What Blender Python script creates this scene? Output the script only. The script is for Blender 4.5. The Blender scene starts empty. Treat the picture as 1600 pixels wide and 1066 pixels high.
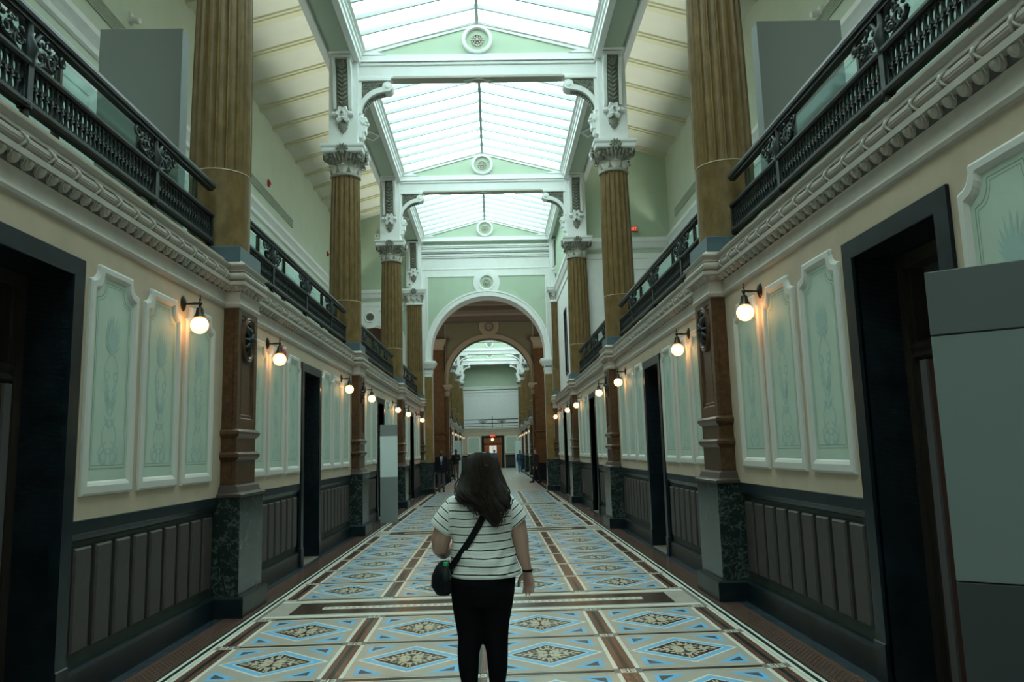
import bpy, math, random
from math import pi, sin, cos, sqrt, atan2
from mathutils import Vector, Matrix
random.seed(7)
scene = bpy.context.scene
COL = scene.collection

# ------------------------------------------------------------------ camera, light, exposure
F_PX, PITCH, YAW, ROLL = 1204.9, 0.1408, 0.0276, 0.0278
cam_d = bpy.data.cameras.new('camera'); cam = bpy.data.objects.new('camera', cam_d); COL.objects.link(cam)
cam_d.sensor_width = 36.0; cam_d.lens = 36.0 * F_PX / 1600.0; cam_d.clip_start = 0.05; cam_d.clip_end = 400
_R = Vector((cos(YAW), -sin(YAW), 0)); _F = Vector((sin(YAW) * cos(PITCH), cos(YAW) * cos(PITCH), sin(PITCH)))
_U = Vector((-sin(YAW) * sin(PITCH), -cos(YAW) * sin(PITCH), cos(PITCH)))
_X = _R * cos(ROLL) - _U * sin(ROLL); _Y = _R * sin(ROLL) + _U * cos(ROLL)
_M = Matrix((( _X.x, _Y.x, -_F.x, 0.149), (_X.y, _Y.y, -_F.y, 0.0), (_X.z, _Y.z, -_F.z, 1.65), (0, 0, 0, 1)))
cam.matrix_world = _M
scene.camera = cam
scene.view_settings.view_transform = 'Standard'; scene.view_settings.look = 'None'
scene.view_settings.exposure = 0.2; scene.view_settings.gamma = 1.0
scene.view_settings.use_curve_mapping = False
SKY = 5.5
w = bpy.data.worlds.new('world'); scene.world = w; w.use_nodes = True
_nt = w.node_tree; _bg = _nt.nodes['Background']
_tc = _nt.nodes.new('ShaderNodeTexCoord'); _nz = _nt.nodes.new('ShaderNodeTexNoise'); _nz.inputs['Scale'].default_value = 8.0
_nz.inputs['Detail'].default_value = 4.0
_rp = _nt.nodes.new('ShaderNodeValToRGB'); _rp.color_ramp.elements[0].position = .38; _rp.color_ramp.elements[1].position = .62
_rp.color_ramp.elements[0].color = (.27, .63, .67, 1); _rp.color_ramp.elements[1].color = (1.0, .985, .93, 1)
_nt.links.new(_tc.outputs['Generated'], _nz.inputs['Vector']); _nt.links.new(_nz.outputs['Fac'], _rp.inputs['Fac'])
_nt.links.new(_rp.outputs['Color'], _bg.inputs['Color']); _bg.inputs['Strength'].default_value = SKY

# ------------------------------------------------------------------ layout numbers (metres)
S = 7.761                      # bay length
P1 = 8.835                     # first pier centre
WX = 2.80                      # lower wall face
CX = 3.0                       # column centre line
H2 = 44.08                     # hall beyond the lobby: pier line
ARCH1, ARCH1B = 31.75, 32.7    # first arch wall
ARCH2, ARCH2B = 43.3, 44.2
END = 74.8
GX = 6.1                       # gallery back wall
CEIL_LO, CEIL_HI = 11.2, 12.05
DOORC = [4.87 + S * k for k in range(-1, 4)]
DOORC2 = [H2 + 3.796 + S * k for k in range(0, 4)]

# ------------------------------------------------------------------ materials
MATS = {}
def mat(name, col, rough=.6, metal=0.0, spec=.5, var=0.0, vscale=6.0, col2=None, bump=0.0, emit=None, estr=0.0, coat=0.0, stretch=None):
    m = bpy.data.materials.new(name); m.use_nodes = True; nt = m.node_tree; b = nt.nodes['Principled BSDF']
    b.inputs['Base Color'].default_value = (*col, 1); b.inputs['Roughness'].default_value = rough
    b.inputs['Metallic'].default_value = metal; b.inputs['Specular IOR Level'].default_value = spec
    b.inputs['Coat Weight'].default_value = coat
    if emit: b.inputs['Emission Color'].default_value = (*emit, 1); b.inputs['Emission Strength'].default_value = estr
    if var or col2 or bump:
        tc = nt.nodes.new('ShaderNodeTexCoord'); nz = nt.nodes.new('ShaderNodeTexNoise')
        nz.inputs['Scale'].default_value = vscale; nz.inputs['Detail'].default_value = 6; nz.inputs['Roughness'].default_value = .6
        src = tc.outputs['Object']
        if stretch:
            mp = nt.nodes.new('ShaderNodeMapping'); mp.inputs['Scale'].default_value = stretch
            nt.links.new(src, mp.inputs['Vector']); src = mp.outputs['Vector']
        nt.links.new(src, nz.inputs['Vector'])
        if var or col2:
            r = nt.nodes.new('ShaderNodeValToRGB'); r.color_ramp.elements[0].position = .35; r.color_ramp.elements[1].position = .68
            c2 = col2 or tuple(min(1, c * (1 + var)) for c in col); c1 = col if col2 else tuple(c * (1 - var) for c in col)
            r.color_ramp.elements[0].color = (*c1, 1); r.color_ramp.elements[1].color = (*c2, 1)
            nt.links.new(nz.outputs['Fac'], r.inputs['Fac']); nt.links.new(r.outputs['Color'], b.inputs['Base Color'])
        if bump:
            bp = nt.nodes.new('ShaderNodeBump'); bp.inputs['Strength'].default_value = bump; bp.inputs['Distance'].default_value = .01
            nt.links.new(nz.outputs['Fac'], bp.inputs['Height']); nt.links.new(bp.outputs['Normal'], b.inputs['Normal'])
    MATS[name] = m
    return m

M_beige = mat('beige_plaster', (.46, .365, .265), .8, var=.06, vscale=3)
M_white = mat('white_trim_paint', (.75, .745, .72), .55, var=.03, vscale=4)
M_stone = mat('stone_cornice_paint', (.42, .37, .315), .6, var=.06, vscale=5)
M_mint = mat('mint_paint', (.43, .51, .415), .65, var=.04, vscale=3)
M_stencil = mat('stencil_blue', (.32, .44, .40), .65)
M_stline = mat('stencil_line', (.20, .28, .22), .65)
M_green = mat('sage_green_paint', (.43, .52, .39), .7, var=.03, vscale=2)
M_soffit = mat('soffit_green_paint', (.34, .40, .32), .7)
M_gwall = mat('gallery_wall_paint', (.53, .58, .47), .75, var=.03, vscale=1.5)
M_gceil = mat('cream_ceiling_paint', (.66, .655, .57), .75, var=.03, vscale=2)
M_rib = mat('ceiling_rib_paint', (.62, .60, .44), .7)
M_black = mat('black_marble', (.008, .014, .018), .30, spec=.28, var=.4, vscale=5)
M_dado = mat('dark_green_slate', (.015, .029, .022), .6, var=.3, vscale=4)
M_slat = mat('brown_slate_panel', (.046, .034, .031), .55, var=.15, vscale=14)
M_brown = mat('brown_scagliola', (.050, .021, .008), .36, spec=.35, col2=(.100, .049, .021), vscale=22)
M_ochre = mat('ochre_scagliola', (.125, .074, .023), .42, spec=.32, col2=(.20, .125, .047), vscale=9, stretch=(1, 1, .5))
M_orange = mat('russet_scagliola', (.095, .044, .010), .35, col2=(.16, .078, .02), vscale=5)
M_blue = mat('blue_slate_block', (.075, .115, .135), .4, var=.1, vscale=9)
M_iron = mat('black_green_iron', (.013, .018, .018), .42, metal=.2, var=.2, vscale=30)
M_bronze = mat('dark_bronze', (.055, .045, .035), .35, metal=.8, var=.2, vscale=40)
M_orn = mat('grey_gilt_ornament', (.19, .185, .145), .5, var=.25, vscale=25)
M_wood = mat('dark_wood', (.030, .022, .017), .35, var=.3, vscale=9, stretch=(6, 6, .5))
M_oak = mat('oak_door_wood', (.30, .17, .075), .45, var=.2, vscale=8, stretch=(6, 6, .5))
M_red = mat('dark_red_cloth', (.040, .009, .005), .7)
M_strip = mat('brushed_strip', (.11, .10, .10), .45)
M_board_l = mat('light_grey_board', (.36, .41, .40), .55, bump=.05, vscale=300)
M_board_d = mat('mid_grey_board', (.19, .215, .215), .6, bump=.05, vscale=300)
M_board_b = mat('dark_grey_board', (.13, .15, .155), .6, bump=.05, vscale=300)
M_board_u = mat('upper_grey_board', (.22, .235, .225), .7, bump=.05, vscale=300)
M_board_p = mat('pale_board', (.60, .70, .70), .55)
M_vent = mat('vent_dark', (.10, .11, .10), .6)
M_devwhite = mat('white_plastic', (.75, .75, .73), .4)
M_devred = mat('red_plastic', (.42, .02, .02), .4)
M_devblack = mat('black_plastic', (.015, .015, .015), .4)
M_exit = mat('exit_face', (.5, .03, .02), .4, emit=(1, .10, .06), estr=.28)
M_exitlet = mat('exit_letters', (.9, .5, .4), .4, emit=(1, .35, .25), estr=.4)
M_globe = mat('lit_opal_globe', (.9, .8, .65), .3, emit=(1.0, .74, .47), estr=.5)
def _gl(m):
    nt = m.node_tree; b = nt.nodes['Principled BSDF']; out = nt.nodes['Material Output']; t = nt.nodes.new('ShaderNodeBsdfTransparent'); t.inputs['Color'].default_value = (1, .85, .65, 1)
    mx = nt.nodes.new('ShaderNodeMixShader'); mx.inputs[0].default_value = .22; nt.links.new(b.outputs[0], mx.inputs[1]); nt.links.new(t.outputs[0], mx.inputs[2]); nt.links.new(mx.outputs[0], out.inputs[0])
_gl(M_globe)
M_pane_lit = mat('day_lit_pane', (.6, .7, .7), .3, emit=(.62, .80, .80), estr=.5)
M_bar = mat('skylight_bar', (.50, .52, .51), .5)
M_rosette = mat('rosette_paint', (.52, .47, .41), .6)
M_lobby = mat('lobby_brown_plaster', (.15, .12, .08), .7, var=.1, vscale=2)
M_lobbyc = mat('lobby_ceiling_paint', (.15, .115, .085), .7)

def marble():
    m = mat('verde_marble', (.012, .020, .018), .20); nt = m.node_tree; b = nt.nodes['Principled BSDF']
    tc = nt.nodes.new('ShaderNodeTexCoord'); n1 = nt.nodes.new('ShaderNodeTexNoise'); n1.inputs['Scale'].default_value = 2.2
    n1.inputs['Detail'].default_value = 8; n1.inputs['Distortion'].default_value = 1.6
    n2 = nt.nodes.new('ShaderNodeTexNoise'); n2.inputs['Scale'].default_value = 16; n2.inputs['Detail'].default_value = 8; n2.inputs['Distortion'].default_value = 1.2
    r1 = nt.nodes.new('ShaderNodeValToRGB'); e = r1.color_ramp.elements
    e[0].position = .492; e[0].color = (0, 0, 0, 1); e[1].position = .50; e[1].color = (.30, .30, .30, 1)
    x = e.new(.508); x.color = (0, 0, 0, 1)
    r2 = nt.nodes.new('ShaderNodeValToRGB'); e = r2.color_ramp.elements
    e[0].position = .5; e[0].color = (0, 0, 0, 1); e[1].position = .72; e[1].color = (.22, .22, .22, 1)
    ad = nt.nodes.new('ShaderNodeMath'); ad.operation = 'MAXIMUM'
    mx = nt.nodes.new('ShaderNodeMix'); mx.data_type = 'RGBA'
    mx.inputs['A'].default_value = (.012, .020, .018, 1); mx.inputs['B'].default_value = (.34, .40, .37, 1)
    for n in (n1, n2): nt.links.new(tc.outputs['Object'], n.inputs['Vector'])
    nt.links.new(n1.outputs['Fac'], r1.inputs['Fac']); nt.links.new(n2.outputs['Fac'], r2.inputs['Fac'])
    nt.links.new(r1.outputs['Color'], ad.inputs[0]); nt.links.new(r2.outputs['Color'], ad.inputs[1])
    nt.links.new(ad.outputs[0], mx.inputs['Factor']); nt.links.new(mx.outputs['Result'], b.inputs['Base Color'])
    return m
M_marble = marble()

def glass(name, tint, mixw):
    m = bpy.data.materials.new(name); m.use_nodes = True; nt = m.node_tree; nt.nodes.remove(nt.nodes['Principled BSDF'])
    out = nt.nodes['Material Output']; t = nt.nodes.new('ShaderNodeBsdfTransparent'); t.inputs['Color'].default_value = (*tint, 1)
    g = nt.nodes.new('ShaderNodeBsdfGlossy'); g.inputs['Roughness'].default_value = .05; g.inputs['Color'].default_value = (.8, .95, .95, 1)
    mx = nt.nodes.new('ShaderNodeMixShader'); mx.inputs[0].default_value = mixw
    nt.links.new(t.outputs[0], mx.inputs[1]); nt.links.new(g.outputs[0], mx.inputs[2]); nt.links.new(mx.outputs[0], out.inputs[0])
    return m
M_glass = glass('guard_glass', (.80, .93, .91), .10)
def skyglass():
    m = bpy.data.materials.new('skylight_glass'); m.use_nodes = True; nt = m.node_tree; nt.nodes.remove(nt.nodes['Principled BSDF'])
    out = nt.nodes['Material Output']; t = nt.nodes.new('ShaderNodeBsdfTransparent'); t.inputs['Color'].default_value = (.88, .95, .93, 1)
    g = nt.nodes.new('ShaderNodeBsdfTranslucent'); g.inputs['Color'].default_value = (.7, .92, .93, 1)
    mx = nt.nodes.new('ShaderNodeMixShader'); mx.inputs[0].default_value = .15
    nt.links.new(t.outputs[0], mx.inputs[1]); nt.links.new(g.outputs[0], mx.inputs[2]); nt.links.new(mx.outputs[0], out.inputs[0])
    return m
M_skyglass = skyglass()

# floor materials
FR = .20
M_fgrey = mat('floor_grey_tile', (.50, .44, .37), FR, var=.05, vscale=5)
M_fbrown = mat('floor_brown_tile', (.065, .040, .030), FR, var=.2, vscale=9)
M_fred = mat('floor_red_tile', (.17, .075, .052), FR, var=.15, vscale=9)
M_fcream = mat('floor_cream_tile', (.82, .78, .66), FR, var=.05, vscale=9)
M_fblue = mat('floor_blue_tile', (.215, .54, .86), FR, var=.06, vscale=9)
M_fdgreen = mat('floor_dark_green_tile', (.020, .035, .032), FR, var=.1, vscale=9)
M_fslate = mat('floor_slate_tile', (.030, .045, .055), FR, var=.2, vscale=6)
M_fleaf = mat('floor_leaf_inlay', (.62, .54, .40), FR)
M_fmauve = mat('floor_mauve_tile', (.12, .105, .105), FR)
M_fbase = mat('floor_grout', (.16, .14, .12), .5)

# ------------------------------------------------------------------ mesh builder
class MB:
    def __init__(s): s.v = []; s.f = []; s.m = []
    def face(s, idx, mi=0): s.f.append(tuple(idx)); s.m.append(mi)
    def add(s, vs, fs, mi=0):
        o = len(s.v); s.v += [tuple(p) for p in vs]
        for f in fs: s.face([i + o for i in f], mi)
    def box(s, x0, x1, y0, y1, z0, z1, mi=0, bv=0):
        if bv:
            b = bv
            lp = lambda d, z: [(x0 + d, y0 + d, z), (x1 - d, y0 + d, z), (x1 - d, y1 - d, z), (x0 + d, y1 - d, z)]
            return s.bridge([lp(b, z0), lp(0, z0 + b), lp(0, z1 - b), lp(b, z1)], mi, cap0=True, cap1=True)
        s.add([(x0, y0, z0), (x1, y0, z0), (x1, y1, z0), (x0, y1, z0), (x0, y0, z1), (x1, y0, z1), (x1, y1, z1), (x0, y1, z1)],
              [(0, 3, 2, 1), (4, 5, 6, 7), (0, 1, 5, 4), (1, 2, 6, 5), (2, 3, 7, 6), (3, 0, 4, 7)], mi)
    def bridge(s, loops, mi=0, cap0=False, cap1=False, closed=True, mis=None):
        n = len(loops[0]); o = len(s.v)
        for l in loops: s.v += [tuple(p) for p in l]
        for k in range(len(loops) - 1):
            a = o + k * n; b = a + n; mm = mis[k] if mis else mi
            for i in range(n if closed else n - 1):
                j = (i + 1) % n; s.face((a + i, a + j, b + j, b + i), mm)
        if cap0: s.face([o + i for i in range(n)][::-1], mi)
        if cap1: s.face([o + (len(loops) - 1) * n + i for i in range(n)], mis[-1] if mis else mi)
    def prism(s, poly, axis, a, b, mi=0):
        def p(u, v, t): return (t, u, v) if axis == 'x' else ((u, t, v) if axis == 'y' else (u, v, t))
        s.bridge([[p(u, v, a) for u, v in poly], [p(u, v, b) for u, v in poly]], mi, True, True)
    def lathe(s, prof, n=16, c=(0, 0, 0), axis='z', mi=0, sx=1, sy=1):
        loops = []
        for r, h in prof:
            l = []
            for i in range(n):
                a = 2 * pi * i / n; u, v = r * cos(a) * sx, r * sin(a) * sy
                l.append((c[0] + u, c[1] + v, c[2] + h) if axis == 'z' else ((c[0] + h, c[1] + u, c[2] + v) if axis == 'x' else (c[0] + u, c[1] + h, c[2] + v)))
            loops.append(l)
        s.bridge(loops, mi, True, True)
    def tube(s, pts, rad, n=6, mi=0, flat=1.0):
        pts = [Vector(p) for p in pts]; rs = rad if isinstance(rad, (list, tuple)) else [rad] * len(pts)
        up = Vector((0, 0, 1)); loops = []; prev = None
        for i, p in enumerate(pts):
            t = (pts[min(i + 1, len(pts) - 1)] - pts[max(i - 1, 0)])
            t = t.normalized() if t.length > 1e-9 else Vector((0, 0, 1))
            if prev is None:
                a = t.cross(up) if abs(t.dot(up)) < .95 else t.cross(Vector((1, 0, 0)))
            else: a = prev - t * prev.dot(t)
            if a.length < 1e-6: a = t.orthogonal()
            a.normalize(); prev = a; b = t.cross(a)
            loops.append([p + (a * cos(2 * pi * k / n) + b * sin(2 * pi * k / n) * flat) * rs[i] for k in range(n)])
        s.bridge(loops, mi, True, True)
    def ball(s, c, rx, ry=None, rz=None, n=8, m=5, mi=0):
        ry = ry or rx; rz = rz or rx; loops = []
        for k in range(1, m):
            t = pi * k / m
            loops.append([(c[0] + rx * sin(t) * cos(2 * pi * i / n), c[1] + ry * sin(t) * sin(2 * pi * i / n), c[2] - rz * cos(t)) for i in range(n)])
        s.bridge(loops, mi, True, True)
    def xf(s, M):
        s.v = [tuple(M @ Vector(p)) for p in s.v]; return s
    def merge(s, o, M=None, dm=0):
        s.add([(M @ Vector(p)) if M else p for p in o.v], [], 0); base = len(s.v) - len(o.v)
        for f, m in zip(o.f, o.m): s.face([i + base for i in f], m + dm)
    def mesh(s, name, mats, smooth=None):
        me = bpy.data.meshes.new(name); me.from_pydata(s.v, [], s.f)
        for m in (mats if isinstance(mats, (list, tuple)) else [mats]): me.materials.append(m)
        me.polygons.foreach_set('material_index', s.m)
        if smooth is not None:
            me.polygons.foreach_set('use_smooth', [True] * len(me.polygons)); me.set_sharp_from_angle(angle=math.radians(smooth))
        me.update(); return me

def obj(name, me, parent=None, loc=(0, 0, 0), rz=0.0, rot=None):
    if isinstance(me, tuple): me = me[0].mesh(name, *me[1:])
    o = bpy.data.objects.new(name, me); COL.objects.link(o)
    if parent: o.parent = parent
    o.location = loc; o.rotation_euler = rot or (0, 0, rz)
    return o
def tag(o, label, cat, group=None):
    o['label'] = label; o['category'] = cat
    if group: o['group'] = group
    return o
def struct(o): o['kind'] = 'structure'; return o
def stuff(o): o['kind'] = 'stuff'; return o
def thing(name, label, cat, loc=(0, 0, 0), rz=0.0, group=None):
    return tag(obj(name, None, None, loc, rz), label, cat, group)
def srot(side): return 0.0 if side < 0 else pi
def Y_(side, y): return y if side < 0 else -y

# ------------------------------------------------------------------ floor
def cell_meshes():
    hx, hy = .465, .50
    fld = MB(); fld.box(-.468, .468, -.50, .50, -.006, -.0008)
    d = .445; e = .40
    def dia(k): return [(-d * k, 0), (0, -e * k), (d * k, 0), (0, e * k)]
    def ring(k1, k0, z):
        m = MB(); m.bridge([[(x, y, -.006) for x, y in dia(k1)], [(x, y, z) for x, y in dia(k1)], [(x, y, z) for x, y in dia(k0)], [(x, y, -.006) for x, y in dia(k0)]]); return m
    edg = ring(1.0, .93, .0002); edg.merge(ring(.74, .70, .0002)); blu = ring(.925, .745, 0)
    tile = MB(); tile.bridge([[(x, y, -.006) for x, y in dia(.695)], [(x, y, -.0002) for x, y in dia(.695)]], 0, True, True)
    def leaf(m, bx, by, ang, L, W, z=.0003, bend=0):
        W *= 1.7; L *= 1.08
        n = 6; up = []; dn = []
        for i in range(n + 1):
            t = i / n; wv = W * sin(pi * min(1, t ** .75)) * (1 if t < .97 else .4); x = L * t; y = bend * t * t
            up.append((x, y + wv)); dn.append((x, y - wv))
        pts = up + dn[::-1]
        ca, sa = cos(ang), sin(ang)
        m.add([(bx + x * ca - y * sa, by + x * sa + y * ca, z) for x, y in pts], [list(range(len(pts)))], 1)
    lf = tile
    D, E_ = d * .695, e * .695
    for sx in (-1, 1):
        for sy in (-1, 1):
            mm = MB()
            leaf(mm, .03, .012, .18, .10, .012, bend=.02); leaf(mm, .12, .02, .30, .055, .010, bend=.02); leaf(mm, .13, .006, .02, .08, .009)
            leaf(mm, .02, .03, 1.25, .09, .012, bend=-.02); leaf(mm, .025, .11, 1.1, .055, .010, bend=-.02); leaf(mm, .006, .12, 1.5, .075, .009)
            leaf(mm, .04, .035, .72, .085, .013, bend=.015); leaf(mm, .10, .085, .5, .05, .009); leaf(mm, .075, .105, 1.15, .045, .009)
            leaf(mm, .15, .055, .9, .03, .008); leaf(mm, .185, .03, .35, .05, .007); leaf(mm, .05, .15, 1.3, .05, .007); leaf(mm, .215, .008, .05, .06, .006); leaf(mm, .01, .20, 1.5, .05, .006)
            leaf(mm, .008, .008, .78, .04, .012)
            vs = [(x * sx * .97, y * sy * 1.0, z) for x, y, z in mm.v]
            o = len(lf.v); lf.v += vs
            for f in mm.f: lf.face([i + o for i in (f if sx * sy > 0 else f[::-1])], 1)
    cor = MB(); a, b = .40, .435
    P = [(a, -b), (a, -b + .25), (a - .24, -b)]; Q = [(a - .035, -b + .038), (a - .035, -b + .155), (a - .15, -b + .038)]
    cor.bridge([[(x, y, -.006) for x, y in P], [(x, y, 0) for x, y in P], [(x, y, 0) for x, y in Q], [(x, y, -.0004) for x, y in Q]], 0, False, True, mis=[0, 0, 1])
    cor2 = MB(); cor2.add([(-x, y, z) for x, y, z in cor.v], [f[::-1] for f in cor.f]); cor2.m = list(cor.m)
    return (fld.mesh('field_tile', M_fgrey), edg.mesh('diamond_edging', M_fcream), blu.mesh('blue_diamond', M_fblue),
            tile.mesh('leaf_tile', [M_fbrown, M_fleaf]), cor.mesh('corner_tile', [M_fblue, M_fmauve]), cor2.mesh('corner_tile', [M_fblue, M_fmauve]))

fb = MB(); fb.box(-2.95, 2.95, -8, 80, -.25, -.004)
fb.box(-7, -2.95, ARCH1B, ARCH2, -.25, -.004); fb.box(2.95, 7, ARCH1B, ARCH2, -.25, -.004)
floor = struct(obj('floor', (fb, M_fbase)))
CELLX = (-1.6725, -.5575, .5575, 1.6725); STRX = (-2.23, -1.115, 0, 1.115, 2.23)
ms = cell_meshes()
far = [MB() for _ in range(6)]
def copy_into(mb, me, loc, flip=False):
    o = len(mb.v)
    for v in me.vertices: mb.v.append((loc[0] + (-v.co.x if flip else v.co.x), loc[1] + (-v.co.y if flip else v.co.y), loc[2] + v.co.z))
    for p in me.polygons: mb.face([o + i for i in p.vertices], p.material_index)
NM = ('field_tile', 'diamond_edging', 'blue_diamond', 'leaf_tile')
knot = MB(); knot.box(-.056, .056, -.048, .048, -.006, -.0002, 0)
for a in (-1, 1):
    for q in (-1, 1):
        knot.add([(a * .006, q * .006, .0003), (a * .048, q * .006, .0003), (a * .048, q * .016, .0003), (a * .018, q * .016, .0003), (a * .018, q * .034, .0003), (a * .048, q * .034, .0003), (a * .048, q * .042, .0003), (a * .006, q * .042, .0003)],
                 [list(range(8)) if a * q > 0 else list(range(8))[::-1]], 1)
me_knot = knot.mesh('knot_tile', [M_fcream, M_fbrown])
strip = MB()          # longitudinal strip, one cell long
strip.box(-.098, -.066, -.50, .50, -.006, .0002, 0); strip.box(.066, .098, -.50, .50, -.006, .0002, 0)
strip.box(-.063, -.018, -.5, .5, -.006, 0, 1); strip.box(.018, .063, -.5, .5, -.006, 0, 1); strip.box(-.016, .016, -.5, .5, -.006, 0, 2)
me_strip = strip.mesh('strip_tile', [M_fcream, M_fred, M_fdgreen])
cst = MB(); cst.box(-.45, .45, -.046, -.034, -.006, .0002, 0); cst.box(-.45, .45, .034, .046, -.006, .0002, 0); cst.box(-.45, .45, -.031, .031, -.006, 0, 1)
me_cst = cst.mesh('cross_strip_tile', [M_fcream, M_fbrown])
farstrip = [MB(), MB(), MB()]
for k in range(-1, 3):
    y0 = 9.24 + k * S; y1 = y0 + S - .92; n = 6; pit = (y1 - y0 - .12) / n
    for r in range(n + 1):
        yc = y0 + .06 + r * pit
        if yc < 2.6: continue
        for x in CELLX:
            if yc > 16: copy_into(farstrip[0], me_cst, (x, yc, 0))
            else: obj('cross_strip_tile', me_cst, floor, (x, yc, 0))
        for x in STRX:
            if yc > 16: copy_into(farstrip[1], me_knot, (x, yc, 0))
            else: obj('knot_tile', me_knot, floor, (x, yc, 0))
        if r == n: continue
        ym = yc + pit / 2
        for x in STRX:
            if yc > 16: copy_into(farstrip[2], me_strip, (x, ym, 0))
            else: obj('strip_tile', me_strip, floor, (x, ym, 0))
        for x in CELLX:
            for q in range(4):
                if yc > 25: copy_into(far[q], ms[q], (x, ym, 0))
                else: obj(NM[q], ms[q], floor, (x, ym, 0))
            for q in (4, 5):
                for fl in (False, True):
                    if yc > 16: copy_into(far[4], ms[q], (x, ym, 0), fl)
                    else: obj('corner_tile', ms[q], floor, (x, ym, 0), pi if fl else 0)
for q, (nm, mt) in enumerate(zip(('field_tile', 'diamond_edging', 'blue_diamond', 'leaf_tile', 'corner_tile'), (M_fgrey, M_fcream, M_fblue, [M_fbrown, M_fleaf], [M_fblue, M_fmauve]))):
    stuff(obj(nm, (far[q], mt), floor))
stuff(obj('cross_strip_tile', (farstrip[0], [M_fcream, M_fbrown]), floor)); stuff(obj('knot_tile', (farstrip[1], [M_fcream, M_fbrown]), floor)); stuff(obj('strip_tile', (farstrip[2], [M_fcream, M_fred, M_fdgreen]), floor))
# transverse bands on the pier lines
bw = MB(); bw.box(-2.29, 2.29, -.445, -.36, -.006, .0002); bw.box(-2.29, 2.29, .36, .445, -.006, .0002); me_bw = bw.mesh('band_edging', M_fcream)
bg = MB(); bg.box(-2.29, 2.29, -.357, .357, -.006, -.0012); me_bg = bg.mesh('band_field_tile', M_fgrey)
bb = MB(); bb.box(-2.05, 2.05, -.30, .30, -.006, -.0004, 0)
for i in range(-19, 20):
    for yy in (-.2, .2):
        bb.box(i * .1 - .03, i * .1 + .03, yy - .008, yy + .008, -.0004, .0001, 1)
me_bb = bb.mesh('band_dark_tile', [M_fbrown, M_fred])
bc = MB(); bc.box(-1.75, 1.75, -.065, .065, -.003, 0, 0)
for i in range(-23, 24):
    bc.add([(i * .074 - .03, -.05, .0003), (i * .074 + .03, 0, .0003), (i * .074 - .03, .05, .0003)], [(0, 1, 2)], 1)
me_bc = bc.mesh('band_centre_tile', [M_fcream, M_fgrey])
for k in range(-1, 4):
    yb = P1 + k * S if k < 3 else 31.62
    if k == 3: continue
    for nm, me in (('band_edging', me_bw), ('band_field_tile', me_bg), ('band_dark_tile', me_bb), ('band_centre_tile', me_bc)): obj(nm, me, floor, (0, yb - .05, 0))
# side borders along the walls
def sideborder(sd):
    for (a, b, mt, nm, z) in ((2.335, 2.362, M_fcream, 'border_line', 0.0002), (2.364, 2.396, M_fdgreen, 'border_line', 0), (2.398, 2.425, M_fcream, 'border_line', .0002), (2.427, 2.450, M_fdgreen, 'border_line', 0)):
        m = MB(); x0, x1 = sorted((sd * a, sd * b)); m.box(x0, x1, -7, 31.6, -.006, z); obj(nm, (m, mt), floor)
    m = MB(); x0, x1 = sorted((sd * 2.452, sd * 2.69)); m.box(x0, x1, -7, 31.6, -.006, -.0012, 0)
    rows = [2.455, 2.478, 2.50, 2.522, 2.544, 2.566, 2.588, 2.61, 2.632, 2.654, 2.676]
    for j, xr in enumerate(rows):
        a0, a1 = sorted((sd * xr, sd * (xr + .013)))
        if j in (0, 1, 9, 10): m.box(a0, a1, 2.5, 31.6, -.003, 0, 1)
        else:
            y = 3.0 + (.03 if j % 2 else 0)
            while y < 19:
                m.box(a0, a1, y, y + .042, -.003, 0, 1); y += .06
            m.box(a0, a1, 19, 31.6, -.003, -.0003, 1)
    stuff(obj('border_mosaic', (m, [M_fdgreen, M_fred]), floor))
    sl = MB(); x0, x1 = sorted((sd * 2.693, sd * 2.84)); sl.box(x0, x1, -.149, .149, -.006, 0); me = sl.mesh('slate_tile', M_fslate)
    for i in range(1, 62): obj('slate_tile', me, floor, (0, 3.0 + i * .303, 0))
    m = MB(); m.box(x0, x1, 21.95, 31.6, -.006, 0); m.box(x0, x1, -7, 3.1, -.006, 0); obj('slate_strip', (m, M_fslate), floor)
for sd in (-1, 1): sideborder(sd)
# lobby and far hall paving: large grey fields divided by dark lines
pv = MB()
def paving(y0, y1, xw, nx, ny, nm):
    me = MB(); dx = 2 * xw / nx; dy = (y1 - y0) / ny
    me.box(-dx / 2 + .03, dx / 2 - .03, -dy / 2 + .03, dy / 2 - .03, -.006, 0); mm = me.mesh(nm, M_fgrey)
    for i in range(nx):
        for j in range(ny): obj(nm, mm, floor, (-xw + dx * (i + .5), y0 + dy * (j + .5), 0))
paving(31.65, 44.6, 2.25, 2, 4, 'paving_slab'); paving(44.75, 74.7, 2.25, 4, 10, 'paving_slab')
for xs in (-2.4, 2.4):
    m = MB(); m.box(xs - .1, xs + .1, 31.65, 74.7, -.006, -.0006); obj('paving_border', (m, M_fbrown), floor)
m = MB()
for xs in (-6, 2.55): m.box(xs, xs + 3.45, ARCH1B, ARCH2, -.006, -.0006)
obj('paving_border', (m, M_fbrown), floor)

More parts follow.
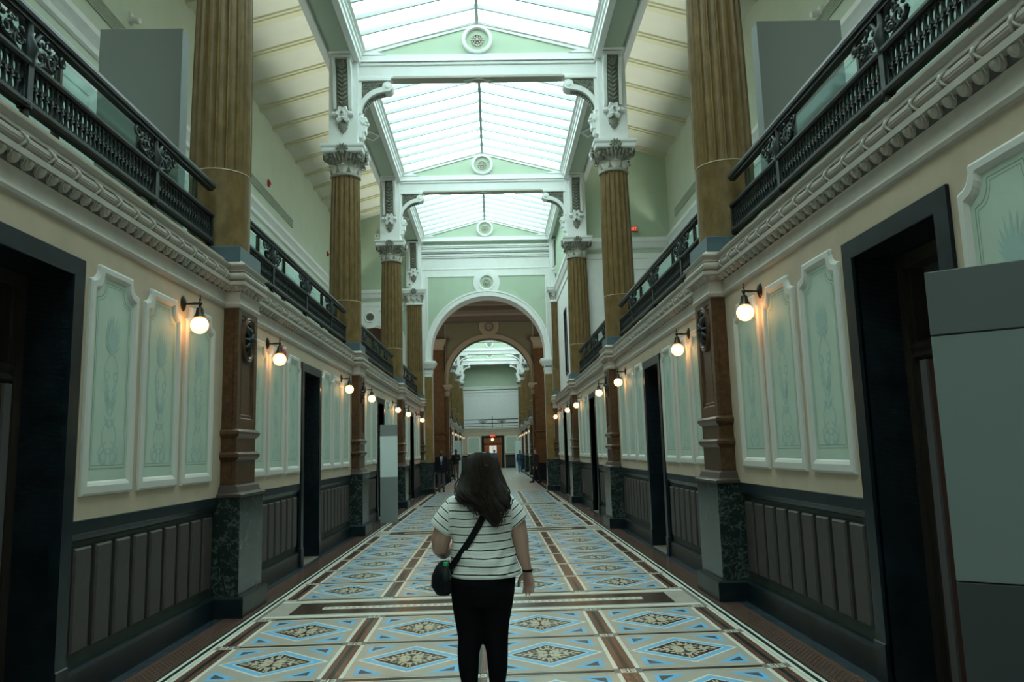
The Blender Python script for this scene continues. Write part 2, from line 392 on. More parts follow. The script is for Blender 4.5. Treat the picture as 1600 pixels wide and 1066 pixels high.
# ------------------------------------------------------------------ lower walls
def door_gaps(y0, y1, centres): return [c for c in centres if y0 < c < y1]
PIERS1 = [P1 + S * k for k in range(-2, 3)]
def wall_mesh(side, y0, y1, centres, piers):
    m = MB(); ys = [y0]
    for c in centres: ys += [c - .53, c + .53]
    ys.append(y1)
    def seg(a, b, x, z0, z1, mi):
        lo, hi = (a, b) if side < 0 else (-b, -a)
        m.box(-.3, x, lo, hi, z0, z1, mi)
    for i in range(0, len(ys), 2):
        seg(ys[i], ys[i + 1], -.045, -.05, 1.20, 1); seg(ys[i], ys[i + 1], 0, 1.20, 2.99, 0)
    seg(y0, y1, 0, 2.99, 3.86, 0)
    return m
walls = {}
for sd, nm in ((-1, 'wall_left'), (1, 'wall_right')):
    walls[sd] = struct(obj(nm, (wall_mesh(sd, -7.2, ARCH1, DOORC, PIERS1), [M_beige, M_dado]), None, (sd * WX, 0, 0), srot(sd)))
walls2 = {}
for sd, nm in ((-1, 'wall_left_far'), (1, 'wall_right_far')):
    walls2[sd] = struct(obj(nm, (wall_mesh(sd, ARCH2B, END, DOORC2, []), [M_beige, M_dado]), None, (sd * WX, 0, 0), srot(sd)))

def notch_poly(a, zb, zt, cx=.125, cz=.135, n=5):
    pts = [(-a, zb), (a, zb), (a, zt - cz), (a - .03, zt - cz + .012)]
    for i in range(1, n):
        t = i / n * pi / 2
        pts.append((a - .03 - (cx - .035) * sin(t), zt - cz + .012 + (cz - .025) * (1 - cos(t))))
    pts += [(a - cx + .008, zt - .012), (a - cx, zt)]
    return pts + [(-y, z) for y, z in pts[:1:-1]]
def loop(x, poly): return [(x, y, z) for y, z in poly]
ZB, ZT, HA = 1.405, 3.13, .392
fm = MB()
fm.bridge([loop(-.005, notch_poly(HA, ZB, ZT)), loop(.020, notch_poly(HA - .004, ZB + .004, ZT - .004)), loop(.030, notch_poly(HA - .02, ZB + .02, ZT - .02)), loop(.030, notch_poly(HA - .062, ZB + .07, ZT - .055)),
           loop(.018, notch_poly(HA - .078, ZB + .095, ZT - .07)), loop(.006, notch_poly(HA - .088, ZB + .105, ZT - .082))])
me_frame = fm.mesh('panel_frame', mat('panel_frame_paint', (.55, .525, .475), .55))
pm = MB(); pm.bridge([loop(-.004, notch_poly(HA - .08, ZB + .09, ZT - .07)), loop(.006, notch_poly(HA - .08, ZB + .09, ZT - .07))], 0, False, True)
def ringline(ins, wd, zb):
    pm.bridge([loop(.0068, notch_poly(HA - ins, zb, ZT - ins * .93)), loop(.0068, notch_poly(HA - ins - wd, zb + wd, ZT - ins * .93 - wd))], 2)
ringline(.125, .007, ZB + .19); ringline(.148, .004, ZB + .215)
LFX = [0]
def sleaf(y, z, ang, L, W, mi=1):
    pts = []; n = 6; LFX[0] += 1
    for i in range(n + 1): t = i / n; pts.append((L * t, W * sin(pi * t ** .8)))
    pts += [(L * (1 - i / n), -W * sin(pi * (1 - i / n) ** .8)) for i in range(1, n)]
    ca, sa = cos(ang), sin(ang)
    pm.add([(.0071 + LFX[0] * .00006, y + u * ca - v * sa, z + u * sa + v * ca) for u, v in pts], [list(range(len(pts)))], mi)
def scurl(pts, wd=.008):
    o = len(pm.v)
    for i, (y, z) in enumerate(pts):
        a, b = pts[max(0, i - 1)], pts[min(len(pts) - 1, i + 1)]; dy, dz = b[0] - a[0], b[1] - a[1]; l = max(1e-6, sqrt(dy * dy + dz * dz))
        pm.v += [(.0069, y - dz / l * wd, z + dy / l * wd), (.0069, y + dz / l * wd, z - dy / l * wd)]
    for i in range(len(pts) - 1): pm.face((o + 2 * i, o + 2 * i + 1, o + 2 * i + 3, o + 2 * i + 2), 1)
for i in range(9):
    a = pi / 2 + (i - 4) * .2; sleaf(0, 2.50, a, .30 - .022 * abs(i - 4) ** 1.3, .016)
    if i % 2: sleaf(0, 2.47, pi / 2 + (i - 4) * .33, .14, .014)
for sg in (-1, 1):
    scurl([(sg * (.02 + .085 * sin(t * pi)), 2.48 - .30 * t) for t in [i / 12 for i in range(13)]])
    scurl([(sg * (.07 + .035 * cos(t)), 2.30 + .035 * sin(t)) for t in [i / 10 * 5 for i in range(11)]])
    for (zz, L) in ((2.16, .15), (2.13, .12), (1.98, .13)): sleaf(0, zz - .08, pi / 2 - sg * (.55 + .2 * (L < .14)), L, .012)
    scurl([(sg * (.012 + .13 * t - .05 * t * t), 1.99 + .2 * t) for t in [i / 8 for i in range(9)]])
    scurl([(sg * .10 * sin(pi * t) ** .8 + sg * .01, 1.97 - .27 * t) for t in [i / 12 for i in range(13)]])
    scurl([(sg * (.015 + .125 * sin(pi * t * .8)), 1.75 - .12 * t - .0 * t) for t in [i / 12 for i in range(13)]])
    scurl([(sg * (.075 + .045 * cos(t)), 1.68 + .05 * sin(t)) for t in [i / 10 * 6.2 for i in range(11)]])
    scurl([(sg * (.03 + .12 * sin(pi * t)), 1.80 - .17 * t) for t in [i / 10 for i in range(11)]], .006)
me_panel = pm.mesh('mint_panel', [M_mint, M_stencil, M_stline])
def slat_loop(x, d): return [(x, -.117 + d, .325 + d), (x, .117 - d, .325 + d), (x, .117 - d, 1.045 - d), (x, -.117 + d, 1.045 - d)]
sm = MB(); sm.bridge([slat_loop(-.05, 0), slat_loop(-.022, 0), slat_loop(-.008, .014)], 0, False, True); me_slat = sm.mesh('wainscot_panel', M_slat)

def bay_walls(side, wall, dc, near=True):
    for s2 in (-1, 1):
        for off in (1.15, 2.04, 2.925):
            p = obj('mint_panel', me_panel, wall, (0, Y_(side, dc + s2 * off), 0)); obj('panel_frame', me_frame, p)
        for i in range(9): obj('wainscot_panel', me_slat, wall, (0, Y_(side, dc + s2 * (.898 + .305 * i)), 0))
        a, b = sorted((dc + s2 * .66, dc + s2 * 3.60)); a, b = sorted((Y_(side, a), Y_(side, b)))
        m = MB(); m.prism([(-.045, 1.085), (-.02, 1.10), (-.012, 1.13), (-.002, 1.135), (.004, 1.15), (.004, 1.235), (-.002, 1.245), (-.045, 1.25)], 'y', a, b); obj('chair_rail', (m, M_black), wall)
        m = MB(); m.prism([(-.05, 0), (.006, 0), (.006, .195), (-.012, .222), (-.05, .228)], 'y', a, b); obj('baseboard', (m, M_black), wall)
for sd in (-1, 1):
    for c in DOORC[1:]: bay_walls(sd, walls[sd], c)
    for c in DOORC2: bay_walls(sd, walls2[sd], c, False)

# ------------------------------------------------------------------ doors
def door_mesh():
    out = {}
    m = MB(); m.box(-.02, .025, -.67, -.53, 0, 3.10, bv=.006); out['frame_post'] = m.mesh('frame_post', M_black)
    m = MB(); m.box(-.02, .025, -.53, .53, 2.965, 3.10, bv=.006); out['frame_head'] = m.mesh('frame_head', M_black)
    m = MB(); m.box(-.02, .035, -.685, -.53, 0, .28, bv=.008); out['plinth_block'] = m.mesh('plinth_block', M_black)
    m = MB()
    m.box(-1.0, -.0, -.56, -.53, 0, 2.98); m.box(-1.0, -.0, .53, .56, 0, 2.98); m.box(-1.0, 0, -.53, .53, 2.965, 2.98); out['reveal'] = m.mesh('reveal', M_black)
    m = MB()
    for sg in (-1, 1):
        a, b = sorted((sg * .53, sg * .45)); m.box(-.46, -.30, a, b, 0, 2.96, bv=.008)
        a, b = sorted((sg * .46, sg * .42)); m.box(-.50, -.34, a, b, 0, 2.90, bv=.006)
    m.box(-.46, -.30, -.45, .45, 2.86, 2.96, bv=.006); out['wood_frame'] = m.mesh('wood_frame', M_wood)
    m = MB(); m.prism([(-.5, 2.20), (-.34, 2.20), (-.31, 2.22), (-.33, 2.26), (-.30, 2.30), (-.34, 2.33), (-.5, 2.33)], 'y', -.45, .45); out['transom_bar'] = m.mesh('transom_bar', M_wood)
    m = MB(); m.box(-.45, -.44, -.42, .42, 2.33, 2.86); out['transom_pane'] = m.mesh('transom_pane', mat('dim_pane', (.055, .055, .05), .25))
    m = MB(); m.box(-.56, -.50, -.45, .45, 0, 2.2); out['door_leaf'] = m.mesh('door_leaf', M_wood)
    m = MB(); m.box(-.50, -.485, -.30, .30, .35, 1.0, bv=.006); m.box(-.50, -.485, -.30, .30, 1.15, 2.05, bv=.006); out['leaf_panel'] = m.mesh('leaf_panel', M_wood)
    m = MB(); m.box(-.515, -.42, .36, .40, 0, 2.18, bv=.003); out['door_edge_strip'] = m.mesh('door_edge_strip', M_strip)
    m = MB(); m.box(-.50, -.49, .05, .35, .02, 2.18); out['red_curtain'] = m.mesh('red_curtain', M_red)
    m = MB(); m.box(-.5, .03, -.53, .53, -.02, .012, bv=.004); out['threshold'] = m.mesh('threshold', mat('worn_threshold', (.16, .13, .10), .5))
    return out
DM = door_mesh(); doorn = 0
for sd in (-1, 1):
    for ci, c in enumerate(DOORC[1:] + DOORC2):
        doorn += 1
        d = struct(obj('door_%d' % doorn, None, None, (sd * WX, c, 0), srot(sd)))
        for n in ('frame_head', 'reveal', 'wood_frame', 'transom_bar', 'transom_pane', 'threshold'): obj(n, DM[n], d)
        for n in ('frame_post', 'plinth_block'):
            obj(n, DM[n], d)
            q = DM.get(n + '_m')
            if not q:
                mm = MB(); mm.add([(v.co.x, -v.co.y, v.co.z) for v in DM[n].vertices], [tuple(p.vertices)[::-1] for p in DM[n].polygons]); q = DM[n + '_m'] = mm.mesh(n, M_black)
            obj(n, q, d)
        lf = obj('door_leaf', DM['door_leaf'], d); obj('leaf_panel', DM['leaf_panel'], lf)
        if ci == 0:
            mm = MB(); y0, y1 = (.36, .44) if sd < 0 else (.285, .365)
            if sd > 0: y0, y1 = -y1, -y0
            mm.box(-.36, -.31, y0, y1, 0, 2.19, bv=.003); o = obj('door_edge_strip', (mm, M_strip), d); o['label'] = 'pale grey edge strip of the door leaf'
            mm = MB(); y0, y1 = (.16, .355) if sd < 0 else (.10, .28)
            if sd > 0: y0, y1 = -y1, -y0
            mm.box(-.345, -.325, y0, y1, .02, 2.18); o = obj('curtain', (mm, M_red), d); o['label'] = 'dark red curtain inside the doorway'

# ------------------------------------------------------------------ entablature
PROF = [(-.03, 3.295), (.004, 3.30), (.022, 3.312), (.030, 3.338), (.016, 3.356), (.012, 3.378), (.011, 3.44), (.016, 3.47), (.026, 3.476), (.016, 3.482), (.014, 3.50), (.026, 3.543),
        (.084, 3.547), (.086, 3.588), (.050, 3.596), (.042, 3.604), (.042, 3.694), (.068, 3.698), (.070, 3.716), (.056, 3.722), (.060, 3.738), (.076, 3.752), (.090, 3.762), (.092, 3.776), (.02, 3.83), (-.10, 3.862)]
def egg_row(m, path, n, off):
    for i in range(n):
        for (t, kind) in ((i + .5, 0), (i + 1.0, 1)):
            x, y, nx, ny = path(t / n)
            if kind == 0:
                for (rr, hh, tk) in ((.044, .05, 0), (.029, .040, 1)):
                    pts = []
                    for j in range(7):
                        a = pi + pi * j / 6; pts.append((rr * cos(a), hh * sin(a)))
                    loops = []
                    for dd, sc in ((off - .03, 1.0), (off + (.006 if tk == 0 else .002), .93), (off + (.004 if tk == 0 else .022), .5)):
                        L = []
                        for (u, v) in pts + [(rr * .95, .012), (-rr * .95, .012)]:
                            z = 3.532 + v * sc; d = dd + (3.532 - z) * -.35 + .012
                            L.append((x + nx * d - ny * u * sc, y + ny * d + nx * u * sc, z))
                        loops.append(L)
                    m.bridge(loops, 0, False, True)
            else:
                d = off + .012
                m.add([(x + nx * (d + .02) - ny * .008, y + ny * (d + .02) + nx * .008, 3.54), (x + nx * (d + .02) + ny * .008, y + ny * (d + .02) - nx * .008, 3.54), (x + nx * (d - .006), y + ny * (d - .006), 3.488)], [(0, 1, 2)])
def reed_torus(m, a, b, base=.044, axis='y', fixed=0, r=.046):
    n = 7; prof = []
    for i in range(n * 3 + 1):
        t = -pi / 2 + pi * i / (n * 3); rr = r * (1 - .12 * abs(cos(pi * i / 3.0)))
        prof.append((base + rr * cos(t) * .9, 3.648 + rr * sin(t)))
    prof += [(base - .02, 3.694), (base - .02, 3.602)]
    m.prism(prof, 'y', a, b)
HB = (S - .678) / 2 + .03
ent = MB(); ent.prism(PROF, 'y', -HB, HB); me_ent = ent.mesh('cornice', M_stone, 30)
rt = MB(); reed_torus(rt, -HB, HB); me_reed = rt.mesh('reeded_roll', mat('roll_paint', (.34, .285, .24), .6), 30)
eg = MB(); eg.prism([(.004, 3.484), (.019, 3.484), (.030, 3.541), (.004, 3.541)], 'y', -HB, HB, 1); egg_row(eg, lambda t: (0.0, -HB + .05 + t * (2 * HB - .1), 1, 0), 50, .046); me_egg = eg.mesh('egg_moulding', [M_stone, mat('moulding_recess_shade', (.11, .095, .08), .7)], 40)  # dark strip behind the eggs: shade of the recess put into its colour
rb = MB()
for sg in (-1, 1):
    pts = [(.044 + .047 * cos(t), sg * .034 * t / 1.4, 3.648 + .049 * sin(t)) for t in [-1.4 + 2.8 * i / 8 for i in range(9)]]
    rb.tube(pts, .009, 5)
rb.ball((.098, 0, 3.648), .012, .016, .016, 6, 4); me_rib = rb.mesh('ribbon_tie', M_stone, 40)
def sweepU(prof, xf, hy):
    m = MB(); loops = []
    for e, z in prof:
        loops.append([(-.02, -hy - e, z), (xf + e, -hy - e, z), (xf + e, hy + e, z), (-.02, hy + e, z)])
    m.bridge(loops, 0, False, False, closed=False)
    return m
pe = sweepU(PROF, .163, .339)
me_pent = pe.mesh('pier_cornice', M_stone, 30)
pt = MB(); r_ = .044; loops = []
for i in range(13):
    t = -pi / 2 + pi * i / 12; e = .044 + r_ * cos(t); z = 3.648 + r_ * sin(t)
    loops.append([(-.02, -.339 - e, z), (.163 + e, -.339 - e, z), (.163 + e, .339 + e, z), (-.02, .339 + e, z)])
pt.bridge(loops, 0, closed=False); me_ptor = pt.mesh('pier_roll', M_stone, 40)
peg = MB(); eg.prism([(.004, 3.484), (.019, 3.484), (.030, 3.541), (.004, 3.541)], 'y', -HB, HB, 1); egg_row(peg, lambda t: (.163, -.36 + .72 * t, 1, 0), 5, .034); egg_row(peg, lambda t: (.0 + .19 * t, -.339, 0, -1), 2, .034); egg_row(peg, lambda t: (.19 - .19 * t, .339, 0, 1), 2, .034)
me_pegg = peg.mesh('pier_eggs', M_stone, 40)
trimn = 0
def bay_trim(side, yc, ribbons=True):
    global trimn
    trimn += 1
    t = struct(obj('trim_%d' % trimn, me_ent, None, (side * WX, yc, 0), srot(side)))
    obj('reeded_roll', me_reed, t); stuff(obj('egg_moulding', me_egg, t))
    if ribbons:
        for i in range(23): obj('ribbon_tie', me_rib, t, (0, -3.36 + i * .3055, 0))
MIDS1 = [P1 + S * (k + .5) for k in range(-2, 3)]; MIDS2 = [H2 + S * (k + .5) for k in range(0, 4)]
for sd in (-1, 1):
    for i, y in enumerate(MIDS1): bay_trim(sd, y, i in (1, 2, 3))
    for y in MIDS2: bay_trim(sd, y, False)

# ------------------------------------------------------------------ pedestals (piers)
def pier_meshes():
    o = {}
    def u3(x1, hy, z0, z1, mt, nm, bv=.0):
        m = MB(); m.box(-.06, x1, -hy, hy, z0, z1, 0, bv); o[nm] = m.mesh(nm, mt)
    m = sweepU([(.303, .0), (.303, .192), (.288, .214), (.22, .218)], 0, .1355); m.box(-.05, .30, -.43, .43, .0, .2); o['plinth'] = m.mesh('plinth', M_black)
    u3(.2416, .408, .205, 1.235, M_marble, 'marble_dado', .004)
    m = sweepU([(.2416, 1.232), (.262, 1.236), (.262, 1.262), (.245, 1.275), (.215, 1.285), (.205, 1.315), (.195, 1.345), (.17, 1.358), (.16, 1.365)], 0, .185)
    m.box(-.06, .17, -.35, .35, 1.24, 1.36); o['base_moulding'] = m.mesh('base_moulding', mat('pedestal_dark_brown', (.05, .035, .028), .3), 30)
    # shaft with a recessed front panel
    m = MB(); hy = .339; x = .163
    m.box(-.06, .12, -hy, hy, 1.355, 3.32)
    def rl(xx, a, z0, z1): return [(xx, -a, z0), (xx, a, z0), (xx, a, z1), (xx, -a, z1)]
    m.bridge([rl(.11, hy, 1.36, 3.31), rl(x, hy, 1.36, 3.31), rl(x, .235, 2.08, 3.24), rl(x - .014, .222, 2.093, 3.227), rl(x - .014, .205, 2.11, 3.21), rl(x - .006, .195, 2.12, 3.2), rl(x - .02, .185, 2.13, 3.19)], 0, False, True)
    o['pedestal_shaft'] = m.mesh('pedestal_shaft', M_brown)
    m = sweepU([(.163, 1.62), (.19, 1.638), (.205, 1.66), (.205, 1.69), (.185, 1.712), (.163, 1.72)], 0, .176); o['lower_band'] = m.mesh('lower_band', M_brown, 30)
    m = sweepU([(.163, 1.865), (.19, 1.885), (.205, 1.91), (.205, 1.935), (.185, 1.958), (.163, 1.966)], 0, .176); o['upper_band'] = m.mesh('upper_band', M_brown, 30)
    m = MB(); n = 28
    def ov(xx, a, b): return [(xx, a * cos(2 * pi * i / n), 2.98 + b * sin(2 * pi * i / n)) for i in range(n)]
    m.bridge([ov(.14, .225, .265), ov(.178, .22, .26), ov(.188, .205, .245), ov(.180, .19, .228), ov(.188, .178, .215), ov(.172, .16, .196), ov(.145, .155, .19)], 0)
    o['oval_frame'] = m.mesh('oval_frame', M_brown, 35)
    m = MB(); m.bridge([ov(.146, .16, .195), ov(.148, .158, .193)], 0, False, True)
    for q in range(10):
        a = 2 * pi * q / 10; pts = [(.155 + .035 * sin(pi * t), .14 * t * cos(a), 2.98 + .17 * t * sin(a)) for t in (.15, .4, .65, .9, 1.0)]
        m.tube(pts, [.012, .024, .03, .022, .006], 6, flat=.6)
    m.ball((.19, 0, 2.98), .035, .045, .05); m.ball((.225, 0, 2.98), .02, .026, .03)
    o['rosette'] = m.mesh('rosette', M_iron, 50)
    return o
PM = pier_meshes()
ORD = ['nearest', 'second', 'third', 'fourth', 'fifth', 'sixth', 'seventh']
SD = {-1: 'left', 1: 'right'}
def pier(side, y, label):
    t = thing('wall_pedestal', label, 'pedestal', (side * WX, y, 0), srot(side), 'wall pedestals below the columns')
    for n in ('plinth', 'marble_dado', 'base_moulding', 'pedestal_shaft', 'lower_band', 'upper_band'): obj(n, PM[n], t)
    f = obj('oval_frame', PM['oval_frame'], t); obj('rosette', PM['rosette'], f)
    c = obj('pier_cornice', me_pent, t); c['label'] = 'pale stone cornice'; obj('pier_roll', me_ptor, c); stuff(obj('pier_eggs', me_pegg, c))
# ------------------------------------------------------------------ columns
def fluted(m, prof, n=18, sub=8, depth=.115, half=False):
    loops = []
    for r, z in prof:
        l = []
        for i in range(n):
            for j in range(sub):
                u = (j / (sub - 1)) * 2 - 1; a = 2 * pi * (i + (j / (sub - 1)) * .90) / n
                d = depth * sqrt(max(0, 1 - u * u)); l.append((r * (1 - d) * cos(a), r * (1 - d) * sin(a), z))
        loops.append(l)
    m.bridge(loops, 0, True, True)
def leafmesh(h, wd, out, curl, thick=.012):
    m = MB(); n = 6; loops = []
    for i in range(n + 1):
        t = i / n; z = h * sin(min(1, t * 1.08) * pi / 2) if t < .9 else h * (1 - (t - .9) * 1.3); r = out * t ** 2.2 + (curl * max(0, t - .7))
        ww = wd * (.55 + .6 * sin(pi * min(1, t * .95))) * (1 - .75 * max(0, t - .75) / .25)
        loops.append([(r + thick + .014, 0, z), (r + thick * .4, ww * .5, z), (r, ww, z - .004), (r - thick, 0, z), (r, -ww, z - .004), (r + thick * .4, -ww * .5, z)])
    m.bridge(loops, 0, True, True); return m
def column_meshes():
    o = {}
    m = MB(); m.box(-.375, .375, -.375, .375, 3.80, 4.0, bv=.006); o['base_block'] = m.mesh('base_block', M_blue)
    m = MB(); m.lathe([(.335, 4.0), (.345, 4.01), (.343, 4.9), (.345, 4.92)], 40); o['drum'] = m.mesh('drum', M_ochre, 40)
    m = MB(); m.lathe([(.346, 4.918), (.350, 4.921), (.350, 4.929), (.346, 4.932)], 40); o['drum_ring'] = m.mesh('drum_ring', mat('pale_joint', (.50, .42, .28), .4), 40)
    m = MB(); fluted(m, [(.345, 4.93), (.344, 5.5), (.336, 6.3), (.322, 7.1), (.306, 7.74)]); o['shaft'] = m.mesh('shaft', M_ochre, 28)
    m = MB(); m.lathe([(.312, 7.72), (.335, 7.735), (.335, 7.765), (.312, 7.78), (.305, 7.80), (.31, 7.95), (.335, 8.08), (.385, 8.17), (.40, 8.19), (.40, 8.235)], 32)
    for q in range(28):
        a = 2 * pi * q / 28; m.tube([(.325 * cos(a), .325 * sin(a), 8.03), (.375 * cos(a), .375 * sin(a), 8.11), (.425 * cos(a), .425 * sin(a), 8.17), (.42 * cos(a), .42 * sin(a), 8.20)], [.018, .028, .030, .022], 6)
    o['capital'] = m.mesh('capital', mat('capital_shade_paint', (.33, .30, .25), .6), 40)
    m = MB()
    def ab(a, z): return [(-a, -a, z), (a, -a, z), (a, a, z), (-a, a, z)]
    m.bridge([ab(.40, 8.205), ab(.435, 8.215), ab(.445, 8.24), ab(.445, 8.30), ab(.465, 8.325), ab(.475, 8.345), ab(.475, 8.395), ab(.44, 8.40)], 0, True, True); o['abacus'] = m.mesh('abacus', M_white)
    o['leaf'] = leafmesh(.17, .100, .07, .09, .02).mesh('leaf', mat('capital_leaf_paint', (.52, .49, .42), .6), 60)
    o['tall_leaf'] = leafmesh(.31, .085, .09, .14, .016).mesh('tall_leaf', M_orn, 60)
    m = MB()
    pts = [(.30 + .17 * t, 0, 7.98 + .23 * t - .02 * t * t) for t in [i / 6 for i in range(7)]]
    pts += [(.47 + .055 * cos(a) - .05, 0, 8.165 + .05 * sin(a)) for a in [pi / 2 - i * .7 for i in range(1, 8)]]
    m.tube(pts, [.036] * 7 + [.04, .04, .04, .036, .032, .026, .02], 6); m.ball((.50, 0, 8.10), .04, .05, .05); m.ball((.44, .05, 8.06), .03); m.ball((.44, -.05, 8.06), .03); o['volute'] = m.mesh('volute', M_orn, 60)
    m = MB(); m.lathe([(.02, -.02), (.03, .02), (.0, .035)], 10, (0, 0, 0), 'x')
    for q in range(10):
        a = 2 * pi * q / 10; m.tube([(.0, .02 * cos(a), .02 * sin(a)), (.025, .08 * cos(a), .08 * sin(a)), (.014, .135 * cos(a), .135 * sin(a))], [.018, .034, .014], 6)
    o['flower'] = m.mesh('flower', M_orn, 60)
    # impost block standing on the abacus
    m = MB(); m.box(-.315, .315, -.315, .315, 8.395, 10.45, bv=.012); o['impost_block'] = m.mesh('impost_block', M_white)
    # console: S-shaped bracket, local x is outward
    prof = [(0, 10.30), (.30, 10.30), (.305, 10.22), (.27, 10.16), (.20, 10.05), (.165, 9.90), (.15, 9.70), (.135, 9.50), (.11, 9.32), (.075, 9.22), (0, 9.20)]
    m = MB()
    for sg in (-1, 1):
        a, b = sorted((sg * .20, sg * .13)); m.prism(prof, 'y', a, b)
    m.prism([(0, 10.36), (.33, 10.36), (.33, 10.29), (0, 10.29)], 'y', -.225, .225)
    o['console'] = m.mesh('console', M_white, 30)
    m = MB(); m.prism([(x * .84, z) for x, z in prof], 'y', -.135, .135)
    def on(z):
        for (x0, z0), (x1, z1) in zip(prof[1:], prof[2:]):
            if z1 <= z <= z0: return (x0 + (x1 - x0) * (z0 - z) / max(1e-6, z0 - z1)) * .9
        return .08
    for i in range(9):
        z = 10.12 - i * .098
        for sg in (-1, 1): m.tube([(on(z), 0, z - .04), (on(z) + .03, sg * .05, z + .01), (on(z) + .008, sg * .105, z + .06)], [.02, .03, .01], 6)
        m.ball((on(z) + .016, 0, z), .022, .024, .04, 6, 4)
    for q in range(5):
        a = (q - 2) * .5; m.tube([(.20, 0, 10.1), (.27, .06 * sin(a), 10.18), (.295, .12 * sin(a), 10.12 + .15 * cos(a))], [.02, .035, .012], 6)
    o['acanthus'] = m.mesh('acanthus', M_orn, 60)
    m = MB()
    def star(rr, d, am, x0=0, cz=9.11): return [(x0 + d, rr * (1 + am * cos(6 * a)) * cos(a), cz + rr * (1 + am * cos(6 * a)) * sin(a)) for a in [2 * pi * i / 36 for i in range(36)]]
    m.bridge([star(.150, .0, .16), star(.150, .10, .16), star(.128, .125, .18), star(.07, .105, .1), star(.055, .105, 0), star(.05, .135, 0), star(.025, .142, 0)], 0, False, True)
    for sg in (-1, 1):
        m.lathe([(.05, -.05), (.055, 0), (.05, .05)], 12, (.06, sg * .18, 9.10), 'y'); m.lathe([(.055, 0), (.055, .10), (.045, .115), (.02, .10), (.02, .12), (0, .12)], 14, (.0, sg * .085, 8.965), 'x')
    m.tube([(.07, -.06, 8.98), (.08, 0, 9.0), (.07, .06, 8.98)], .03, 6)
    o['scroll_flower'] = m.mesh('scroll_flower', M_white, 50)
    m = MB(); lf_ = [(.02, 8.95), (.085, 8.93), (.12, 8.87), (.095, 8.83), (.105, 8.79), (.065, 8.76), (.06, 8.72), (0, 8.66)]; pl_ = lf_ + [(-y, z) for y, z in lf_[::-1][1:]]
    m.bridge([[(.0, y, z) for y, z in pl_], [(.035, y, z) for y, z in pl_], [(.055, y * .6, 8.82 + (z - 8.82) * .7) for y, z in pl_]], 0, False, True); m.lathe([(.032, 0), (.028, .02), (0, .03)], 10, (.165, 0, 9.10), 'x')
    o['pendant'] = m.mesh('pendant', M_orn, 50)
    return o
CM = column_meshes()
def console_on(parent, ang, off):
    c = obj('console', CM['console'], parent, (off * cos(ang), off * sin(ang), 0), ang)
    return c
def column(side, y, label, k=0):
    t = thing('fluted_column', label, 'column', (side * CX, y, 0), srot(side), 'fluted columns along the galleries')
    for n in ('base_block', 'drum', 'drum_ring', 'shaft', 'abacus'): obj(n, CM[n], t)
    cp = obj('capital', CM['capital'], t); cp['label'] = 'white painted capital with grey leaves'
    for q in range(8): obj('leaf', CM['leaf'], cp, (.30 * cos(pi / 4 * q), .30 * sin(pi / 4 * q), 7.79), pi / 4 * q)
    for q in range(8): obj('tall_leaf', CM['tall_leaf'], cp, (.30 * cos(pi / 4 * q + pi / 8), .30 * sin(pi / 4 * q + pi / 8), 7.80), pi / 4 * q + pi / 8)
    for q in range(4): obj('volute', CM['volute'], cp, (0, 0, 0), pi / 4 + pi / 2 * q)
    for q in range(4): obj('flower', CM['flower'], cp, (.445 * cos(pi / 2 * q), .445 * sin(pi / 2 * q), 8.27), pi / 2 * q)
    ib = obj('impost_block', CM['impost_block'], t)
    for a in (pi / 2, -pi / 2):
        for n in ('console', 'acanthus', 'scroll_flower', 'pendant'): obj(n, CM[n], ib, (.315 * cos(a), .315 * sin(a), 0), a)
    return t
for sd in (-1, 1):
    for k in range(-1, 3):
        y = P1 + S * k
        nm = {0: 'nearest', 1: 'second', 2: 'third', -1: 'foremost'}[k]
        if k >= 0:
            pier(sd, y, ('%s brown pedestal with dark marble foot on the %s wall' % (nm, SD[sd])))
            column(sd, y, ('%s ochre fluted column on the %s gallery of the near hall' % (nm, SD[sd])))
    for k in range(1, 4):
        y = H2 + S * k; nm = {1: 'first', 2: 'second', 3: 'last'}[k]
        pier(sd, y, '%s pedestal on the %s wall of the hall beyond the arches' % (nm, SD[sd]))
        column(sd, y, '%s ochre column on the %s side of the hall beyond the arches' % (nm, SD[sd]))
    column(sd, H2 + 4 * S, 'farthest ochre column, standing above the far end wall on the %s' % SD[sd])

